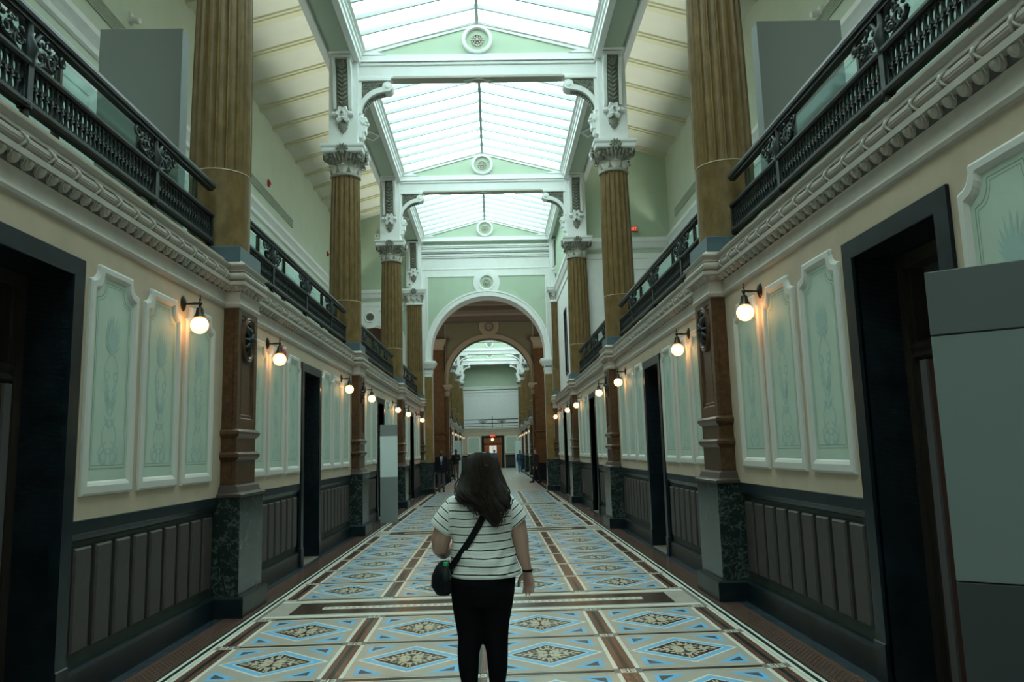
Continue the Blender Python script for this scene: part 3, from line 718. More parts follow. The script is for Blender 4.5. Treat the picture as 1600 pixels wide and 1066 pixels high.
# ------------------------------------------------------------------ iron balustrades and glass guards
RX = -.13
def rail_meshes():
    o = {}; H = 3.415
    m = MB(); m.prism([(RX - .045, 4.635), (RX + .045, 4.635), (RX + .05, 4.66), (RX + .035, 4.70), (RX - .035, 4.70), (RX - .05, 4.66)], 'y', -H, H)
    m.prism([(RX - .03, 4.605), (RX + .03, 4.605), (RX + .03, 4.64), (RX - .03, 4.64)], 'y', -H + .02, H - .02); o['handrail'] = m.mesh('handrail', M_iron)
    m = MB(); m.prism([(RX - .03, 4.30), (RX + .03, 4.30), (RX + .045, 4.315), (RX + .045, 4.335), (RX + .02, 4.345), (RX - .03, 4.345)], 'y', -H, H); o['upper_rail'] = m.mesh('upper_rail', M_iron)
    m = MB(); m.prism([(RX - .03, 4.005), (RX + .02, 4.005), (RX + .045, 4.02), (RX + .045, 4.04), (RX + .03, 4.055), (RX - .03, 4.055)], 'y', -H, H); o['lower_rail'] = m.mesh('lower_rail', M_iron)
    m = MB(); m.box(RX - .03, RX + .035, -.03, .03, 4.0, 4.33, bv=.006); m.lathe([(.045, 4.0), (.05, 4.03), (.036, 4.06), (.034, 4.29), (.05, 4.31), (.05, 4.35), (.03, 4.37)], 10, (RX, 0, 0)); m.lathe([(.03, 3.90), (.035, 3.93), (.025, 4.0)], 10, (RX, 0, 0)); o['post'] = m.mesh('post', M_iron, 40)
    # lattice: two rows of rings with small bosses, as long as one panel
    def lattice(L):
        m = MB(); n = max(3, int(L / .064)); p = L / n
        for i in range(n):
            y = -L / 2 + p * (i + .5)
            for zc in (4.117, 4.237):
                loops = []
                for j in range(10):
                    a = 2 * pi * j / 10; c, s = cos(a), sin(a)
                    loops.append([(RX - .008, y + .025 * c, zc + .045 * s), (RX + .012, y + .027 * c, zc + .048 * s), (RX + .008, y + .034 * c, zc + .058 * s), (RX - .008, y + .034 * c, zc + .060 * s)])
                o_ = len(m.v)
                for l in loops: m.v += l
                for j in range(10):
                    q = (j + 1) % 10
                    for r in range(4): r2 = (r + 1) % 4; m.face((o_ + j * 4 + r, o_ + j * 4 + r2, o_ + q * 4 + r2, o_ + q * 4 + r))
            m.box(RX - .006, RX + .016, y + p / 2 - .012, y + p / 2 + .012, 4.163, 4.19); m.box(RX - .006, RX + .008, y - p / 2 - .004, y - p / 2 + .004, 4.05, 4.305)
            m.box(RX - .006, RX + .01, y + p / 2 - .016, y + p / 2 + .016, 4.05, 4.08); m.box(RX - .006, RX + .01, y + p / 2 - .016, y + p / 2 + .016, 4.275, 4.305)
        return m
    o['lat_a'] = lattice(1.90).mesh('lattice_panel', M_iron, 40); o['lat_b'] = lattice(1.40).mesh('lattice_panel', M_iron, 40)
    m = MB()
    def spiral(cy, cz, r, turns, a0, dirn, th):
        pts = []; n = int(12 * turns)
        for i in range(n + 1):
            t = i / n; a = a0 + dirn * 2 * pi * turns * t; rr = r * (1 - .8 * t); pts.append((RX + .02 * sin(t * 3), cy + rr * cos(a), cz + rr * sin(a)))
        m.tube(pts, [th * (1 - .4 * i / n) for i in range(n + 1)], 5)
    m.tube([(RX, 0, 4.33), (RX + .02, 0, 4.42), (RX, 0, 4.52), (RX, 0, 4.62)], [.04, .055, .03, .028], 8)
    for sg in (-1, 1):
        m.tube([(RX, sg * .02, 4.40), (RX, sg * .06, 4.50), (RX + .01, sg * .10, 4.575), (RX, sg * .17, 4.60), (RX, sg * .30, 4.595), (RX, sg * .40, 4.575)], [.02, .022, .022, .018, .016, .012], 6)
        spiral(sg * .375, 4.525, .052, 1.4, pi / 2, -sg, .014); spiral(sg * .245, 4.455, .062, 1.5, 0 if sg > 0 else pi, -sg, .015); spiral(sg * .125, 4.425, .055, 1.4, -pi / 2, sg, .014); spiral(sg * .19, 4.55, .042, 1.3, pi, sg, .012)
        m.tube([(RX, sg * .03, 4.36), (RX, sg * .10, 4.355), (RX, sg * .19, 4.39), (RX, sg * .28, 4.395), (RX, sg * .34, 4.45)], [.016, .02, .02, .018, .012], 6)
        for (yy, zz, r) in ((.10, 4.51, .028), (.16, 4.47, .03), (.30, 4.52, .026), (.255, 4.46, .022), (.33, 4.46, .02), (.13, 4.43, .02), (.22, 4.52, .024), (.29, 4.415, .022), (.07, 4.44, .026)):
            m.ball((RX + .012, sg * yy, zz), .018, r, r * .8, 6, 4)
    o['scroll_bracket'] = m.mesh('scroll_bracket', M_iron, 60)
    m = MB(); m.lathe([(.02, 3.98), (.045, 4.0), (.045, 4.06), (.02, 4.08)], 10, (RX, 0, 0)); m.lathe([(.02, 4.29), (.04, 4.30), (.04, 4.345), (.02, 4.36)], 10, (RX, 0, 0)); m.box(RX - .02, RX + .03, -.02, .02, 4.0, 4.33); o['end_knob'] = m.mesh('end_knob', M_iron, 40)
    m = MB(); m.box(-.315, -.303, -.66, .66, 3.97, 4.72); o['glass_pane'] = m.mesh('glass_pane', M_glass)
    m = MB(); m.box(-.335, -.285, -.016, .016, 3.86, 4.76, bv=.004); o['stanchion'] = m.mesh('stanchion', M_bronze)
    m = MB(); m.tube([(-.31, -3.4, 4.78), (-.31, 3.4, 4.78)], .022, 8); o['top_rail'] = m.mesh('top_rail', M_bronze, 40)
    return o
RM = rail_meshes()
def balustrade(side, yc, label, guard, glabel):
    t = thing('iron_balustrade', label, 'balustrade', (side * WX, yc, 0), srot(side), 'iron balustrades between the columns')
    if 27 < yc < 30: t.scale = (1, .945, 1); t.location.y = yc = yc - .08
    for n in ('handrail', 'upper_rail', 'lower_rail'): obj(n, RM[n], t)
    for q in (-1, 0, 1):
        obj('post', RM['post'], t, (0, q * 1.97, 0)); obj('scroll_bracket', RM['scroll_bracket'], t, (0, q * 1.97, 0))
    for q in (-1, 1):
        stuff(obj('lattice_panel', RM['lat_a'], t, (0, q * .985, 0))); stuff(obj('lattice_panel', RM['lat_b'], t, (0, q * 2.70, 0))); obj('end_knob', RM['end_knob'], t, (0, q * 3.41, 0))
    if guard:
        g = thing('glass_guard', glabel, 'glass guard', (side * WX, yc, 0), srot(side), 'glass guards behind the balustrades'); g.scale = t.scale
        for i in range(5): obj('glass_pane', RM['glass_pane'], g, (0, (i - 2) * 1.36, 0))
        for i in range(6): obj('stanchion', RM['stanchion'], g, (0, (i - 2.5) * 1.36, 0))
        obj('top_rail', RM['top_rail'], g)
BN = {0: 'nearest', 1: 'second', 2: 'third', 3: 'fourth'}
for sd in (-1, 1):
    for i, y in enumerate(MIDS1[1:]):
        if sd > 0 and i == 3: continue
        balustrade(sd, y, '%s black iron balustrade on the %s gallery' % (BN[i], SD[sd]), True, 'clear glass guard behind the %s iron balustrade on the %s' % (BN[i], SD[sd]))
    for i, y in enumerate(MIDS2[1:]):
        balustrade(sd, y, '%s iron balustrade on the %s side of the hall beyond the arches' % (('first', 'second', 'last')[i], SD[sd]), False, '')

# ------------------------------------------------------------------ wall sconces
def sconce_meshes():
    o = {}
    m = MB(); m.lathe([(.055, 0), (.06, .006), (.05, .015), (.035, .022), (.02, .03), (.0, .034)], 18, (0, 0, 3.135), 'x', sx=1.0, sy=1.35); o['backplate'] = m.mesh('backplate', M_bronze, 40)
    m = MB(); m.tube([(.02, 0, 3.13), (.06, 0, 3.128), (.11, 0, 3.13), (.165, 0, 3.13)], [.009, .009, .014, .009], 8); m.ball((.165, 0, 3.13), .022, n=10, m=6); m.tube([(.165, 0, 3.15), (.165, 0, 3.20), (.165, 0, 3.215)], [.005, .006, .002], 6); m.lathe([(.010, 3.155), (.012, 3.17), (.007, 3.18)], 8, (.165, 0, 0)); o['arm'] = m.mesh('arm', M_bronze, 40)
    m = MB(); m.lathe([(.012, 3.115), (.012, 3.095), (.028, 3.085), (.036, 3.06), (.040, 3.03), (.052, 3.01), (.058, 2.995), (.05, 2.99)], 16, (.165, 0, 0)); o['shade_holder'] = m.mesh('shade_holder', M_bronze, 40)
    m = MB(); prof = [(.083 * sin(pi * i / 14), 2.918 - .083 * cos(pi * i / 14)) for i in range(1, 14)]; m.lathe(prof, 20, (.165, 0, 0)); o['globe'] = m.mesh('globe', M_globe, 80)
    return o
SM = sconce_meshes()
def bulb(t):
    ld = bpy.data.lights.new('bulb_light', 'POINT'); ld.energy = 8; ld.color = (1.0, .56, .22); ld.shadow_soft_size = .03
    lo = bpy.data.objects.new('bulb_light', ld); COL.objects.link(lo); lo.parent = t; lo.location = (.165, 0, 2.918)
scon = {-1: [], 1: []}
for sd in (-1, 1):
    ys = []
    for i, c in enumerate(DOORC[1:]): ys += [c - 2.485, c + 2.485]
    ys = ys[1:]; words = ['nearest', 'second', 'third', 'fourth', 'fifth', 'sixth', 'seventh']
    for j, y in enumerate(ys):
        t = thing('wall_sconce', 'lit globe sconce with bronze arm, %s along the %s wall of the near hall' % (words[j], SD[sd]), 'wall lamp', (sd * WX, y, 0), srot(sd), 'globe sconces')
        for n in ('backplate', 'arm', 'shade_holder', 'globe'): obj(n, SM[n], t)
        bulb(t)
    ys = []
    for c in DOORC2[1:]: ys += [c - 2.485, c + 2.485]
    for j, y in enumerate(ys):
        t = thing('wall_sconce', 'tiny lit globe sconce, %s along the %s wall of the hall beyond the arches' % (words[j], SD[sd]), 'wall lamp', (sd * WX, y, 0), srot(sd), 'globe sconces')
        for n in ('backplate', 'arm', 'shade_holder', 'globe'): obj(n, SM[n], t)

# ------------------------------------------------------------------ galleries: floor, back walls, sloped ceilings
def gallery(side, y0, y1, nm):
    f = MB(); a, b = sorted((side * (WX + .05), side * (GX + .2))); f.box(a, b, y0, y1, 3.55, 3.87); struct(obj('floor', (f, M_lobby)))
    L = y1 - y0
    m = MB(); a, b = sorted((side * GX, side * (GX + .25))); m.box(a, b, y0, y1, 3.8, 11.6); wl = struct(obj(nm, (m, M_gwall)))
    prof = [(.008, 8.06), (.05, 8.10), (.055, 8.2), (.10, 8.28), (.14, 8.34), (.14, 8.44), (.05, 8.50), (.008, 8.52)]; prof2 = [(.008, 7.70), (.03, 7.72), (.03, 7.90), (.008, 7.92)]
    m = MB(); m.prism([(side * (GX - x), z) for x, z in (prof if side < 0 else prof[::-1])], 'y', y0, y1); m.prism([(side * (GX - x), z) for x, z in (prof2 if side < 0 else prof2[::-1])], 'y', y0, y1); obj('wall_cornice', (m, M_white), wl)
    m = MB(); a, b = sorted((side * (GX - .012), side * GX)); m.box(a, b, y0, y1, 3.87, 7.70); obj('wall_field', (m, M_white), wl)
    for yy in [y0 + 2 + 3.88 * i for i in range(int(L / 3.88))]:
        m = MB(); x0 = side * (GX - .012); d = side * -.02
        m.bridge([[(x0, yy - 1.4, 4.4), (x0, yy + 1.4, 4.4), (x0, yy + 1.4, 7.45), (x0, yy - 1.4, 7.45)], [(x0 + d, yy - 1.38, 4.42), (x0 + d, yy + 1.38, 4.42), (x0 + d, yy + 1.38, 7.43), (x0 + d, yy - 1.38, 7.43)],
                  [(x0 + d, yy - 1.3, 4.5), (x0 + d, yy + 1.3, 4.5), (x0 + d, yy + 1.3, 7.35), (x0 + d, yy - 1.3, 7.35)], [(x0, yy - 1.28, 4.52), (x0, yy + 1.28, 4.52), (x0, yy + 1.28, 7.33), (x0, yy - 1.28, 7.33)]]); obj('panel_frame', (m, M_white), wl)
    # ceiling
    xi, xo = 3.25, GX + .1
    m = MB(); m.prism([(side * xi, CEIL_HI), (side * xo, CEIL_LO), (side * xo, CEIL_LO + .15), (side * xi, CEIL_HI + .15)], 'y', y0, y1); c = struct(obj('ceiling', (m, M_gceil)))
    r = MB()
    for (w0, dz) in ((.16, .05), (.09, .09)):
        r.bridge([[(side * xi, -w0, CEIL_HI - dz), (side * xo, -w0, CEIL_LO - dz), (side * xo, w0, CEIL_LO - dz), (side * xi, w0, CEIL_HI - dz)], [(side * xi, -w0, CEIL_HI + .02), (side * xo, -w0, CEIL_LO + .02), (side * xo, w0, CEIL_LO + .02), (side * xi, w0, CEIL_HI + .02)]], 0, True, True)
    me = r.mesh('ceiling_rib', M_rib)
    yy = y0 + .6
    off = (8.835 % 1.2935)
    yy = math.ceil((y0 - off) / 1.2935) * 1.2935 + off
    while yy < y1: obj('ceiling_rib', me, c, (0, yy, 0)); yy += 1.2935
    return wl
def gallery_fill(side, y0, y1):  # added fill aimed up at the gallery ceiling; no light fitting stands here
    ld = bpy.data.lights.new('gallery_fill_light', 'AREA'); ld.shape = 'RECTANGLE'; ld.size = .12; ld.size_y = y1 - y0; ld.energy = 4.4 * (y1 - y0); ld.color = (.92, 1.0, .86); ld.spread = 1.05
    lo = bpy.data.objects.new('gallery_fill_light', ld); COL.objects.link(lo); lo.location = (side * (GX - .30), (y0 + y1) / 2, 8.74); lo.rotation_euler = (0, pi - side * .60, 0)
gallery_fill(-1, -7, ARCH1 - .1); gallery_fill(1, -7, 24.3)
gl = gallery(-1, -7.2, ARCH1, 'wall_gallery_left')
gr = gallery(1, -7.2, 24.45, 'wall_gallery_right')
gallery(-1, ARCH2B, END + 2.2, 'wall_gallery_left_far'); gallery(1, ARCH2B, END + 2.2, 'wall_gallery_right_far')
# right gallery end wall at the third column, and the closed bay behind it
m = MB(); m.box(3.15, GX, 24.45, 24.7, 3.8, 12.2); ew = struct(obj('wall_gallery_end', (m, M_green)))
m = MB(); m.prism([(24.44, 7.72), (24.42, 7.74), (24.42, 7.90), (24.44, 7.92)], 'x', 3.2, GX); m.prism([(24.44, 8.05), (24.40, 8.10), (24.36, 8.25), (24.33, 8.30), (24.33, 8.42), (24.44, 8.46)], 'x', 3.2, GX); obj('wall_cornice', (m, M_white), ew)
m = MB(); m.box(3.2, GX, 24.44, 24.46, 3.87, 7.72); obj('wall_field', (m, M_white), ew)
for xc, hw in ((4.75, .95),):
    m = MB(); y = 24.44
    m.bridge([[(xc - hw, y, 4.3), (xc + hw, y, 4.3), (xc + hw, y, 7.45), (xc - hw, y, 7.45)], [(xc - hw, y - .03, 4.3), (xc + hw, y - .03, 4.3), (xc + hw, y - .03, 7.45), (xc - hw, y - .03, 7.45)],
              [(xc - hw + .06, y - .03, 4.36), (xc + hw - .06, y - .03, 4.36), (xc + hw - .06, y - .03, 7.39), (xc - hw + .06, y - .03, 7.39)], [(xc - hw + .07, y, 4.37), (xc + hw - .07, y, 4.37), (xc + hw - .07, y, 7.38), (xc - hw + .07, y, 7.38)]]); obj('panel_frame', (m, M_white), ew)
m = MB()
xw = 2.95
for (a, b, z0, z1) in ((24.45, 27.9, 3.8, 10.6), (28.75, ARCH1, 3.8, 10.6), (27.9, 28.75, 3.8, 4.45), (27.9, 28.75, 6.75, 10.6)): m.box(xw, xw + .25, a, b, z0, z1)
bw_ = struct(obj('wall_bay_right', (m, M_white)))
m = MB(); m.box(xw - .005, xw, 24.9, ARCH1, 8.45, 10.4); obj('upper_field', (m, M_green), bw_)
m = MB(); m.prism([(xw - .01, 7.72), (xw - .03, 7.74), (xw - .03, 7.90), (xw - .01, 7.92)], 'y', 24.9, ARCH1); m.prism([(xw - .01, 8.05), (xw - .05, 8.10), (xw - .09, 8.25), (xw - .13, 8.30), (xw - .13, 8.42), (xw - .01, 8.46)], 'y', 24.9, ARCH1); obj('wall_cornice', (m, M_white), bw_)
m = MB()
for (a, b, z0, z1) in ((27.82, 27.92, 4.37, 6.83), (28.73, 28.83, 4.37, 6.83), (27.82, 28.83, 4.37, 4.47), (27.82, 28.83, 6.73, 6.83)): m.box(xw - .02, xw + .05, a, b, z0, z1)
wn = struct(obj('window_1', (m, M_iron))); m = MB(); m.box(xw + .1, xw + .12, 27.9, 28.75, 4.45, 6.75); obj('pane', (m, mat('dark_window_pane', (.02, .024, .026), .15)), wn)

# gallery fittings
def box_thing(nm, label, cat, loc, parts):
    t = thing(nm, label, cat, loc)
    for n, mt, dims in parts:
        m = MB(); m.box(*dims, bv=.004); obj(n, (m, mt), t)
    return t
def vent(side, y0, y1, label):
    t = thing('wall_vent', label, 'vent', (side * GX, (y0 + y1) / 2, 8.86)); h = (y1 - y0) / 2
    a, b = sorted((0, side * -.01)); m = MB(); m.box(a, b, -h, h, 0, .26); obj('backing', (m, M_vent), t)
    m = MB(); a, b = sorted((side * -.008, side * -.03)); m.box(a, b, -h, h, 0, .016); me = m.mesh('slat', M_gwall)
    for i in range(7): obj('slat', me, t, (0, 0, i * .0405))
vent(-1, 11.2, 14.2, 'long slatted vent high on the left gallery wall, near the frame top'); vent(-1, 19.0, 24.0, 'slatted wall vent on the left gallery wall between first and second columns')
vent(1, 10.6, 13.0, 'slatted vent high on the right gallery wall near the frame top'); vent(1, 20.2, 23.6, 'slatted vent on the right gallery wall beyond the nearest column')
def spot(side, y, z, label):
    t = thing('wall_camera', label, 'camera', (side * GX, y, z))
    a, b = sorted((0, side * -.05)); m = MB(); m.box(a, b, -.07, .07, -.09, .09, bv=.01); obj('mount', (m, M_devwhite), t)
    m = MB(); m.lathe([(.06, 0), (.06, .12), (.05, .14), (.0, .145)], 12, (0, 0, 0), 'x'); o = obj('camera_head', (m, M_devwhite), t, (side * -.05, 0, -.02), 0, (0, 0.25, pi if side > 0 else 0))
spot(-1, 12.86, 9.40, 'small white device on the left gallery wall above the grey board'); spot(1, 12.5, 9.15, 'small white device on the right gallery wall above the grey board')
def alarm(name, label, loc, rz):
    t = thing(name, label, 'alarm', loc, rz)
    m = MB(); m.box(0, .05, -.06, .06, -.09, .09, bv=.008); obj('housing', (m, M_devred), t)
    m = MB(); m.lathe([(.04, .05), (.04, .075), (.03, .085), (0, .09)], 12, (0, 0, -.02), 'x'); obj('horn', (m, M_devred), t)
    m = MB(); m.box(.05, .085, -.025, .025, .035, .07, bv=.004); obj('strobe', (m, M_devwhite), t)
alarm('fire_alarm', 'small red fire alarm on the left gallery wall right of the nearest column', (-GX, 21.3, 9.38), 0)
alarm('fire_alarm', 'small red fire alarm on the left gallery wall left of the second column', (-GX, 29.2, 9.36), 0)
alarm('fire_alarm', 'red fire alarm on the left wall just right of the second globe sconce', (-WX, 10.75, 3.10), 0)
alarm('fire_alarm', 'red fire alarm on the right wall over the farthest near-hall door', (WX, 29.6, 3.13), pi)
def text_mesh(s, size, mt, nm='lettering'):
    cu = bpy.data.curves.new('t', 'FONT'); cu.body = s; cu.size = size; cu.align_x = 'CENTER'; cu.align_y = 'CENTER'; cu.extrude = .002
    o = bpy.data.objects.new('t', cu); COL.objects.link(o); dg = bpy.context.evaluated_depsgraph_get(); me = bpy.data.meshes.new_from_object(o.evaluated_get(dg))
    bpy.data.objects.remove(o); me.materials.clear(); me.materials.append(mt); me.name = nm; return me
me_exit = text_mesh('EXIT', .16, M_exitlet)
def exit_sign(label, loc, rz, sc=1.0):
    t = thing('exit_sign', label, 'exit sign', loc, rz)
    m = MB(); m.box(-.19 * sc, .19 * sc, 0, .06, -.11 * sc, .11 * sc, bv=.006); obj('housing', (m, M_devblack), t)
    m = MB(); m.box(-.175 * sc, .175 * sc, -.006, .0, -.095 * sc, .095 * sc); f = obj('sign_face', (m, M_exit), t)
    o = obj('lettering', me_exit, f, (0, -.008, 0), 0, (pi / 2, 0, 0)); o.scale = (sc, sc, 1)
exit_sign('small red exit sign on the green end wall of the right gallery', (4.86, 24.30, 8.70), 0, .8)
exit_sign('red exit sign over the far end doorway', (.10, END - .12, 3.12), 0, 1.5)
alarm('fire_alarm', 'tiny red fire alarm beside the last globe sconces on the left wall', (-WX, 29.6, 3.13), 0)
for lab, loc in (('small white camera high on the green wall between the second and third left columns', (-4.55, ARCH1 - .01, 10.75)), ('small white camera on the end wall above the left pilaster capital', (-3.16, 31.42, 8.56))):
    t = thing('security_camera', lab, 'camera', loc); m = MB(); m.box(-.09, .09, -.07, 0, -.09, .09, bv=.01); obj('housing', (m, M_devwhite), t)
    m = MB(); m.lathe([(.03, -.085), (.035, -.07), (.035, -.06)], 12, (0, 0, 0), 'y'); obj('lens', (m, M_devblack), t)

# ------------------------------------------------------------------ nave ceiling: beams, transverse trusses, skylights
def long_beam(side, y0, y1):
    global trimn
    trimn += 1
    m = MB(); a, b = sorted((side * 2.68, side * 3.36)); m.box(a, b, y0, y1, 10.42, 12.3); t = struct(obj('trim_%d' % trimn, (m, M_white)))
    m = MB()
    for (p, q) in ((2.64, 2.78), (3.27, 3.42)):
        a, b = sorted((side * p, side * q)); m.box(a, b, y0, y1, 10.36, 10.46, bv=.01)
    obj('beam_moulding', (m, M_white), t)
    pts = [y for y in ([P1 + S * k for k in range(-2, 4)] + [H2 + S * k for k in range(0, 5)]) if y0 - 1 < y < y1 + 1]
    for p, q in zip(pts, pts[1:]):
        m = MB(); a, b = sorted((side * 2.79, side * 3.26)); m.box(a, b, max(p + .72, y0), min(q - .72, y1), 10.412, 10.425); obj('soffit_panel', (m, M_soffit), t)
        m = MB(); yc = (p + q) / 2; xc = side * 3.025
        if yc < y1:
            m.bridge([[(xc + .26 * k * u, yc + .34 * k * v, z) for u, v in ((-1, 0), (0, -1), (1, 0), (0, 1))] for k, z in ((1, 10.41), (1, 10.385), (.72, 10.385), (.72, 10.41))]); obj('soffit_lozenge', (m, M_white), t)
        m = MB(); a, b = sorted((side * 2.67, side * 3.38)); m.box(a, b, p - .72, p + .72, 10.38, 10.43, bv=.008); obj('beam_block', (m, M_white), t)
for sd in (-1, 1): long_beam(sd, -7.2, ARCH1); long_beam(sd, ARCH2B, END + 2.2)
EZ, RZ, EX = 10.80, 11.42, 2.52      # skylight eave height, ridge height, eave half width
def truss_meshes():
    o = {}
    m = MB(); m.box(-2.72, 2.72, -.13, .13, 10.08, 10.48, bv=.01); m.box(-2.72, 2.72, -.16, .16, 10.33, 10.42, bv=.02); o['tie_beam'] = m.mesh('tie_beam', M_white)
    m = MB(); m.prism([(-.19, 10.42), (-.19, 10.45), (-.15, 10.475), (-.15, 10.60), (.15, 10.60), (.15, 10.475), (.19, 10.45), (.19, 10.42)], 'x', -2.68, 2.68); o['pediment_base'] = m.mesh('pediment_base', M_white)
    m = MB(); m.prism([(-2.6, 10.58), (2.6, 10.58), (2.6, 10.84), (0, 11.52), (-2.6, 10.84)], 'y', -.09, .09); o['tympanum'] = m.mesh('tympanum', M_green)
    m = MB()
    sl = (11.52 - 10.84) / 2.6
    for sg in (-1, 1):
        for (th, dep, z0) in ((.15, .15, 0.0), (.10, .12, -.13)):
            m.prism([(sg * 2.62, 10.84 - .01 + z0 - th), (0, 11.53 + z0 - th), (0, 11.53 + z0), (sg * 2.62, 10.84 + z0)][::sg], 'y', -dep, dep)
        m.prism([(sg * 2.62, 10.58), (sg * 2.05, 10.58), (sg * 2.25, 10.67), (sg * 2.62, 10.67)][::-sg], 'y', -.15, .15)
    o['raking_moulding'] = m.mesh('raking_moulding', M_white)
    m = MB()
    for sg in (-1, 1):
        n = 28
        def rg(r, y): return [(r * cos(2 * pi * i / n), sg * y, 10.94 + r * sin(2 * pi * i / n)) for i in range(n)]
        m.bridge([rg(.345, .08), rg(.345, .17), rg(.32, .185), rg(.285, .185), rg(.265, .16), rg(.265, .10)], 0)
        m.bridge([rg(.27, .10), rg(.27, .11)], 1, False, True)
    o['medallion'] = m.mesh('medallion', [M_white, M_green], 35)
    m = MB()
    for sg in (-1, 1):
        m.lathe([(.035, .11 * sg), (.03, .17 * sg), (0, .18 * sg)], 10, (0, 0, 10.94), 'y')
        for r, n, s in ((.075, 8, .026), (.13, 14, .028)):
            for i in range(n): a = 2 * pi * i / n; m.ball((r * cos(a), sg * .13, 10.94 + r * sin(a)), s, .03, s, 6, 4)
    o['rosette'] = m.mesh('rosette', M_rosette, 50)
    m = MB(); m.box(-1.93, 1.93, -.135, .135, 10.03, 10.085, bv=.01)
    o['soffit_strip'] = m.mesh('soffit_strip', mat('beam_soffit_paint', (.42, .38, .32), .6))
    m = MB(); m.bridge([[(.34 * k * u, .12 * k * v, z) for u, v in ((-1, 0), (0, -1), (1, 0), (0, 1))] for k, z in ((1, 10.04), (1, 10.012), (.6, 10.012), (.6, 10.035))]); o['soffit_lozenge'] = m.mesh('soffit_lozenge', M_white)
    # side bracket: local x runs from block face inward
    m = MB(); arc = []
    n = 14
    for i in range(n + 1):
        t = i / n * pi / 2; arc.append((.62 - .56 * cos(t), 9.20 + .52 * sin(t)))
    up = [(.10 + .52 * (i / n) - .12 * sin(pi * i / n) * .3, 0) for i in range(n + 1)]
    outer = [(x - .085 * cos(i / n * pi / 2), z + .10 * sin(i / n * pi / 2) + .02) for i, (x, z) in enumerate(arc)]
    poly = arc + outer[::-1]
    m.prism(poly, 'y', -.15, .15)
    m.box(0, .72, -.16, .16, 9.98, 10.06, bv=.01); m.box(0, .76, -.15, .15, 10.04, 10.10, bv=.01)
    m.lathe([(.115, -.155), (.12, -.12), (.12, .12), (.115, .155)], 18, (.64, 0, 9.84), 'y')
    for sg in (-1, 1): m.lathe([(.06, sg * .155), (.05, sg * .17), (.0, sg * .175)], 12, (.64, 0, 9.84), 'y')
    m.box(-.02, .06, -.13, .13, 8.66, 9.98)
    for q in range(6):
        a = 2 * pi * q / 6
        for sg in (-1, 1): m.ball((.10 + .06 * cos(a), sg * .08, 9.04 + .075 * sin(a)), .045, .07, .045, 8, 5)
    m.lathe([(.06, -.15), (.06, .15)], 12, (.10, 0, 9.04), 'y'); m.box(.0, .15, -.11, .11, 8.78, 8.98, bv=.02); m.box(0, .11, -.09, .09, 8.66, 8.80, bv=.02)
    o['side_bracket'] = m.mesh('side_bracket', M_white, 35)
    m = MB(); m.prism([(.02, 9.98), (.02, 9.35)] + [(x - .05, z + .06) for x, z in arc[2:]] + [(.62, 9.98)], 'y', -.10, .10)
    for (x, z, r) in ((.16, 9.86, .07), (.30, 9.90, .055), (.14, 9.70, .06), (.09, 9.55, .05), (.43, 9.90, .05), (.25, 9.80, .05), (.36, 9.83, .035), (.08, 9.44, .04), (.52, 9.92, .035)):
        for sg in (-1, 1):
            pts = [(x + r * (1 - .75 * i / 10) * cos(i * .9), sg * .115, z + r * (1 - .75 * i / 10) * sin(i * .9)) for i in range(11)]; m.tube(pts, .016, 5)
    for i in range(2, n, 1):
        x, z = arc[i]; t = i / n * pi / 2; m.ball((x + .02 * cos(t), 0, z - .02 * sin(t)), .03, .10, .03, 6, 4)
    o['bracket_scrollwork'] = m.mesh('bracket_scrollwork', M_orn, 50)
    return o
TM = truss_meshes()
def truss(y):
    global trimn
    trimn += 1
    t = struct(obj('trim_%d' % trimn, TM['tie_beam'], None, (0, y, 0)))
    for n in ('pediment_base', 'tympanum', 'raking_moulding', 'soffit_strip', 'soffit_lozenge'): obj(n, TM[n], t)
    md = obj('medallion', TM['medallion'], t); obj('rosette', TM['rosette'], md)
    for sg in (-1, 1):
        b = obj('side_bracket', TM['side_bracket'], t, (sg * (CX - .315), 0, 0), 0 if sg < 0 else pi); obj('bracket_scrollwork', TM['bracket_scrollwork'], b)
wn_i = 1
def pane_meshes(pw):
    o = {}
    for sg in (-1, 1):
        nx, nz = .0, .006
        m = MB(); m.add([(sg * EX, -pw / 2, EZ), (0, -pw / 2, RZ), (0, pw / 2, RZ), (sg * EX, pw / 2, EZ)], [(0, 1, 2, 3)]); o[sg] = m.mesh('pane', M_skyglass)
        m = MB(); m.prism([(sg * (EX + .02), EZ - .075), (0, RZ - .075), (0, RZ + .03), (sg * (EX + .02), EZ + .03)][::sg], 'y', -.021, .021); o[sg * 2] = m.mesh('glazing_bar', M_bar)
    return o
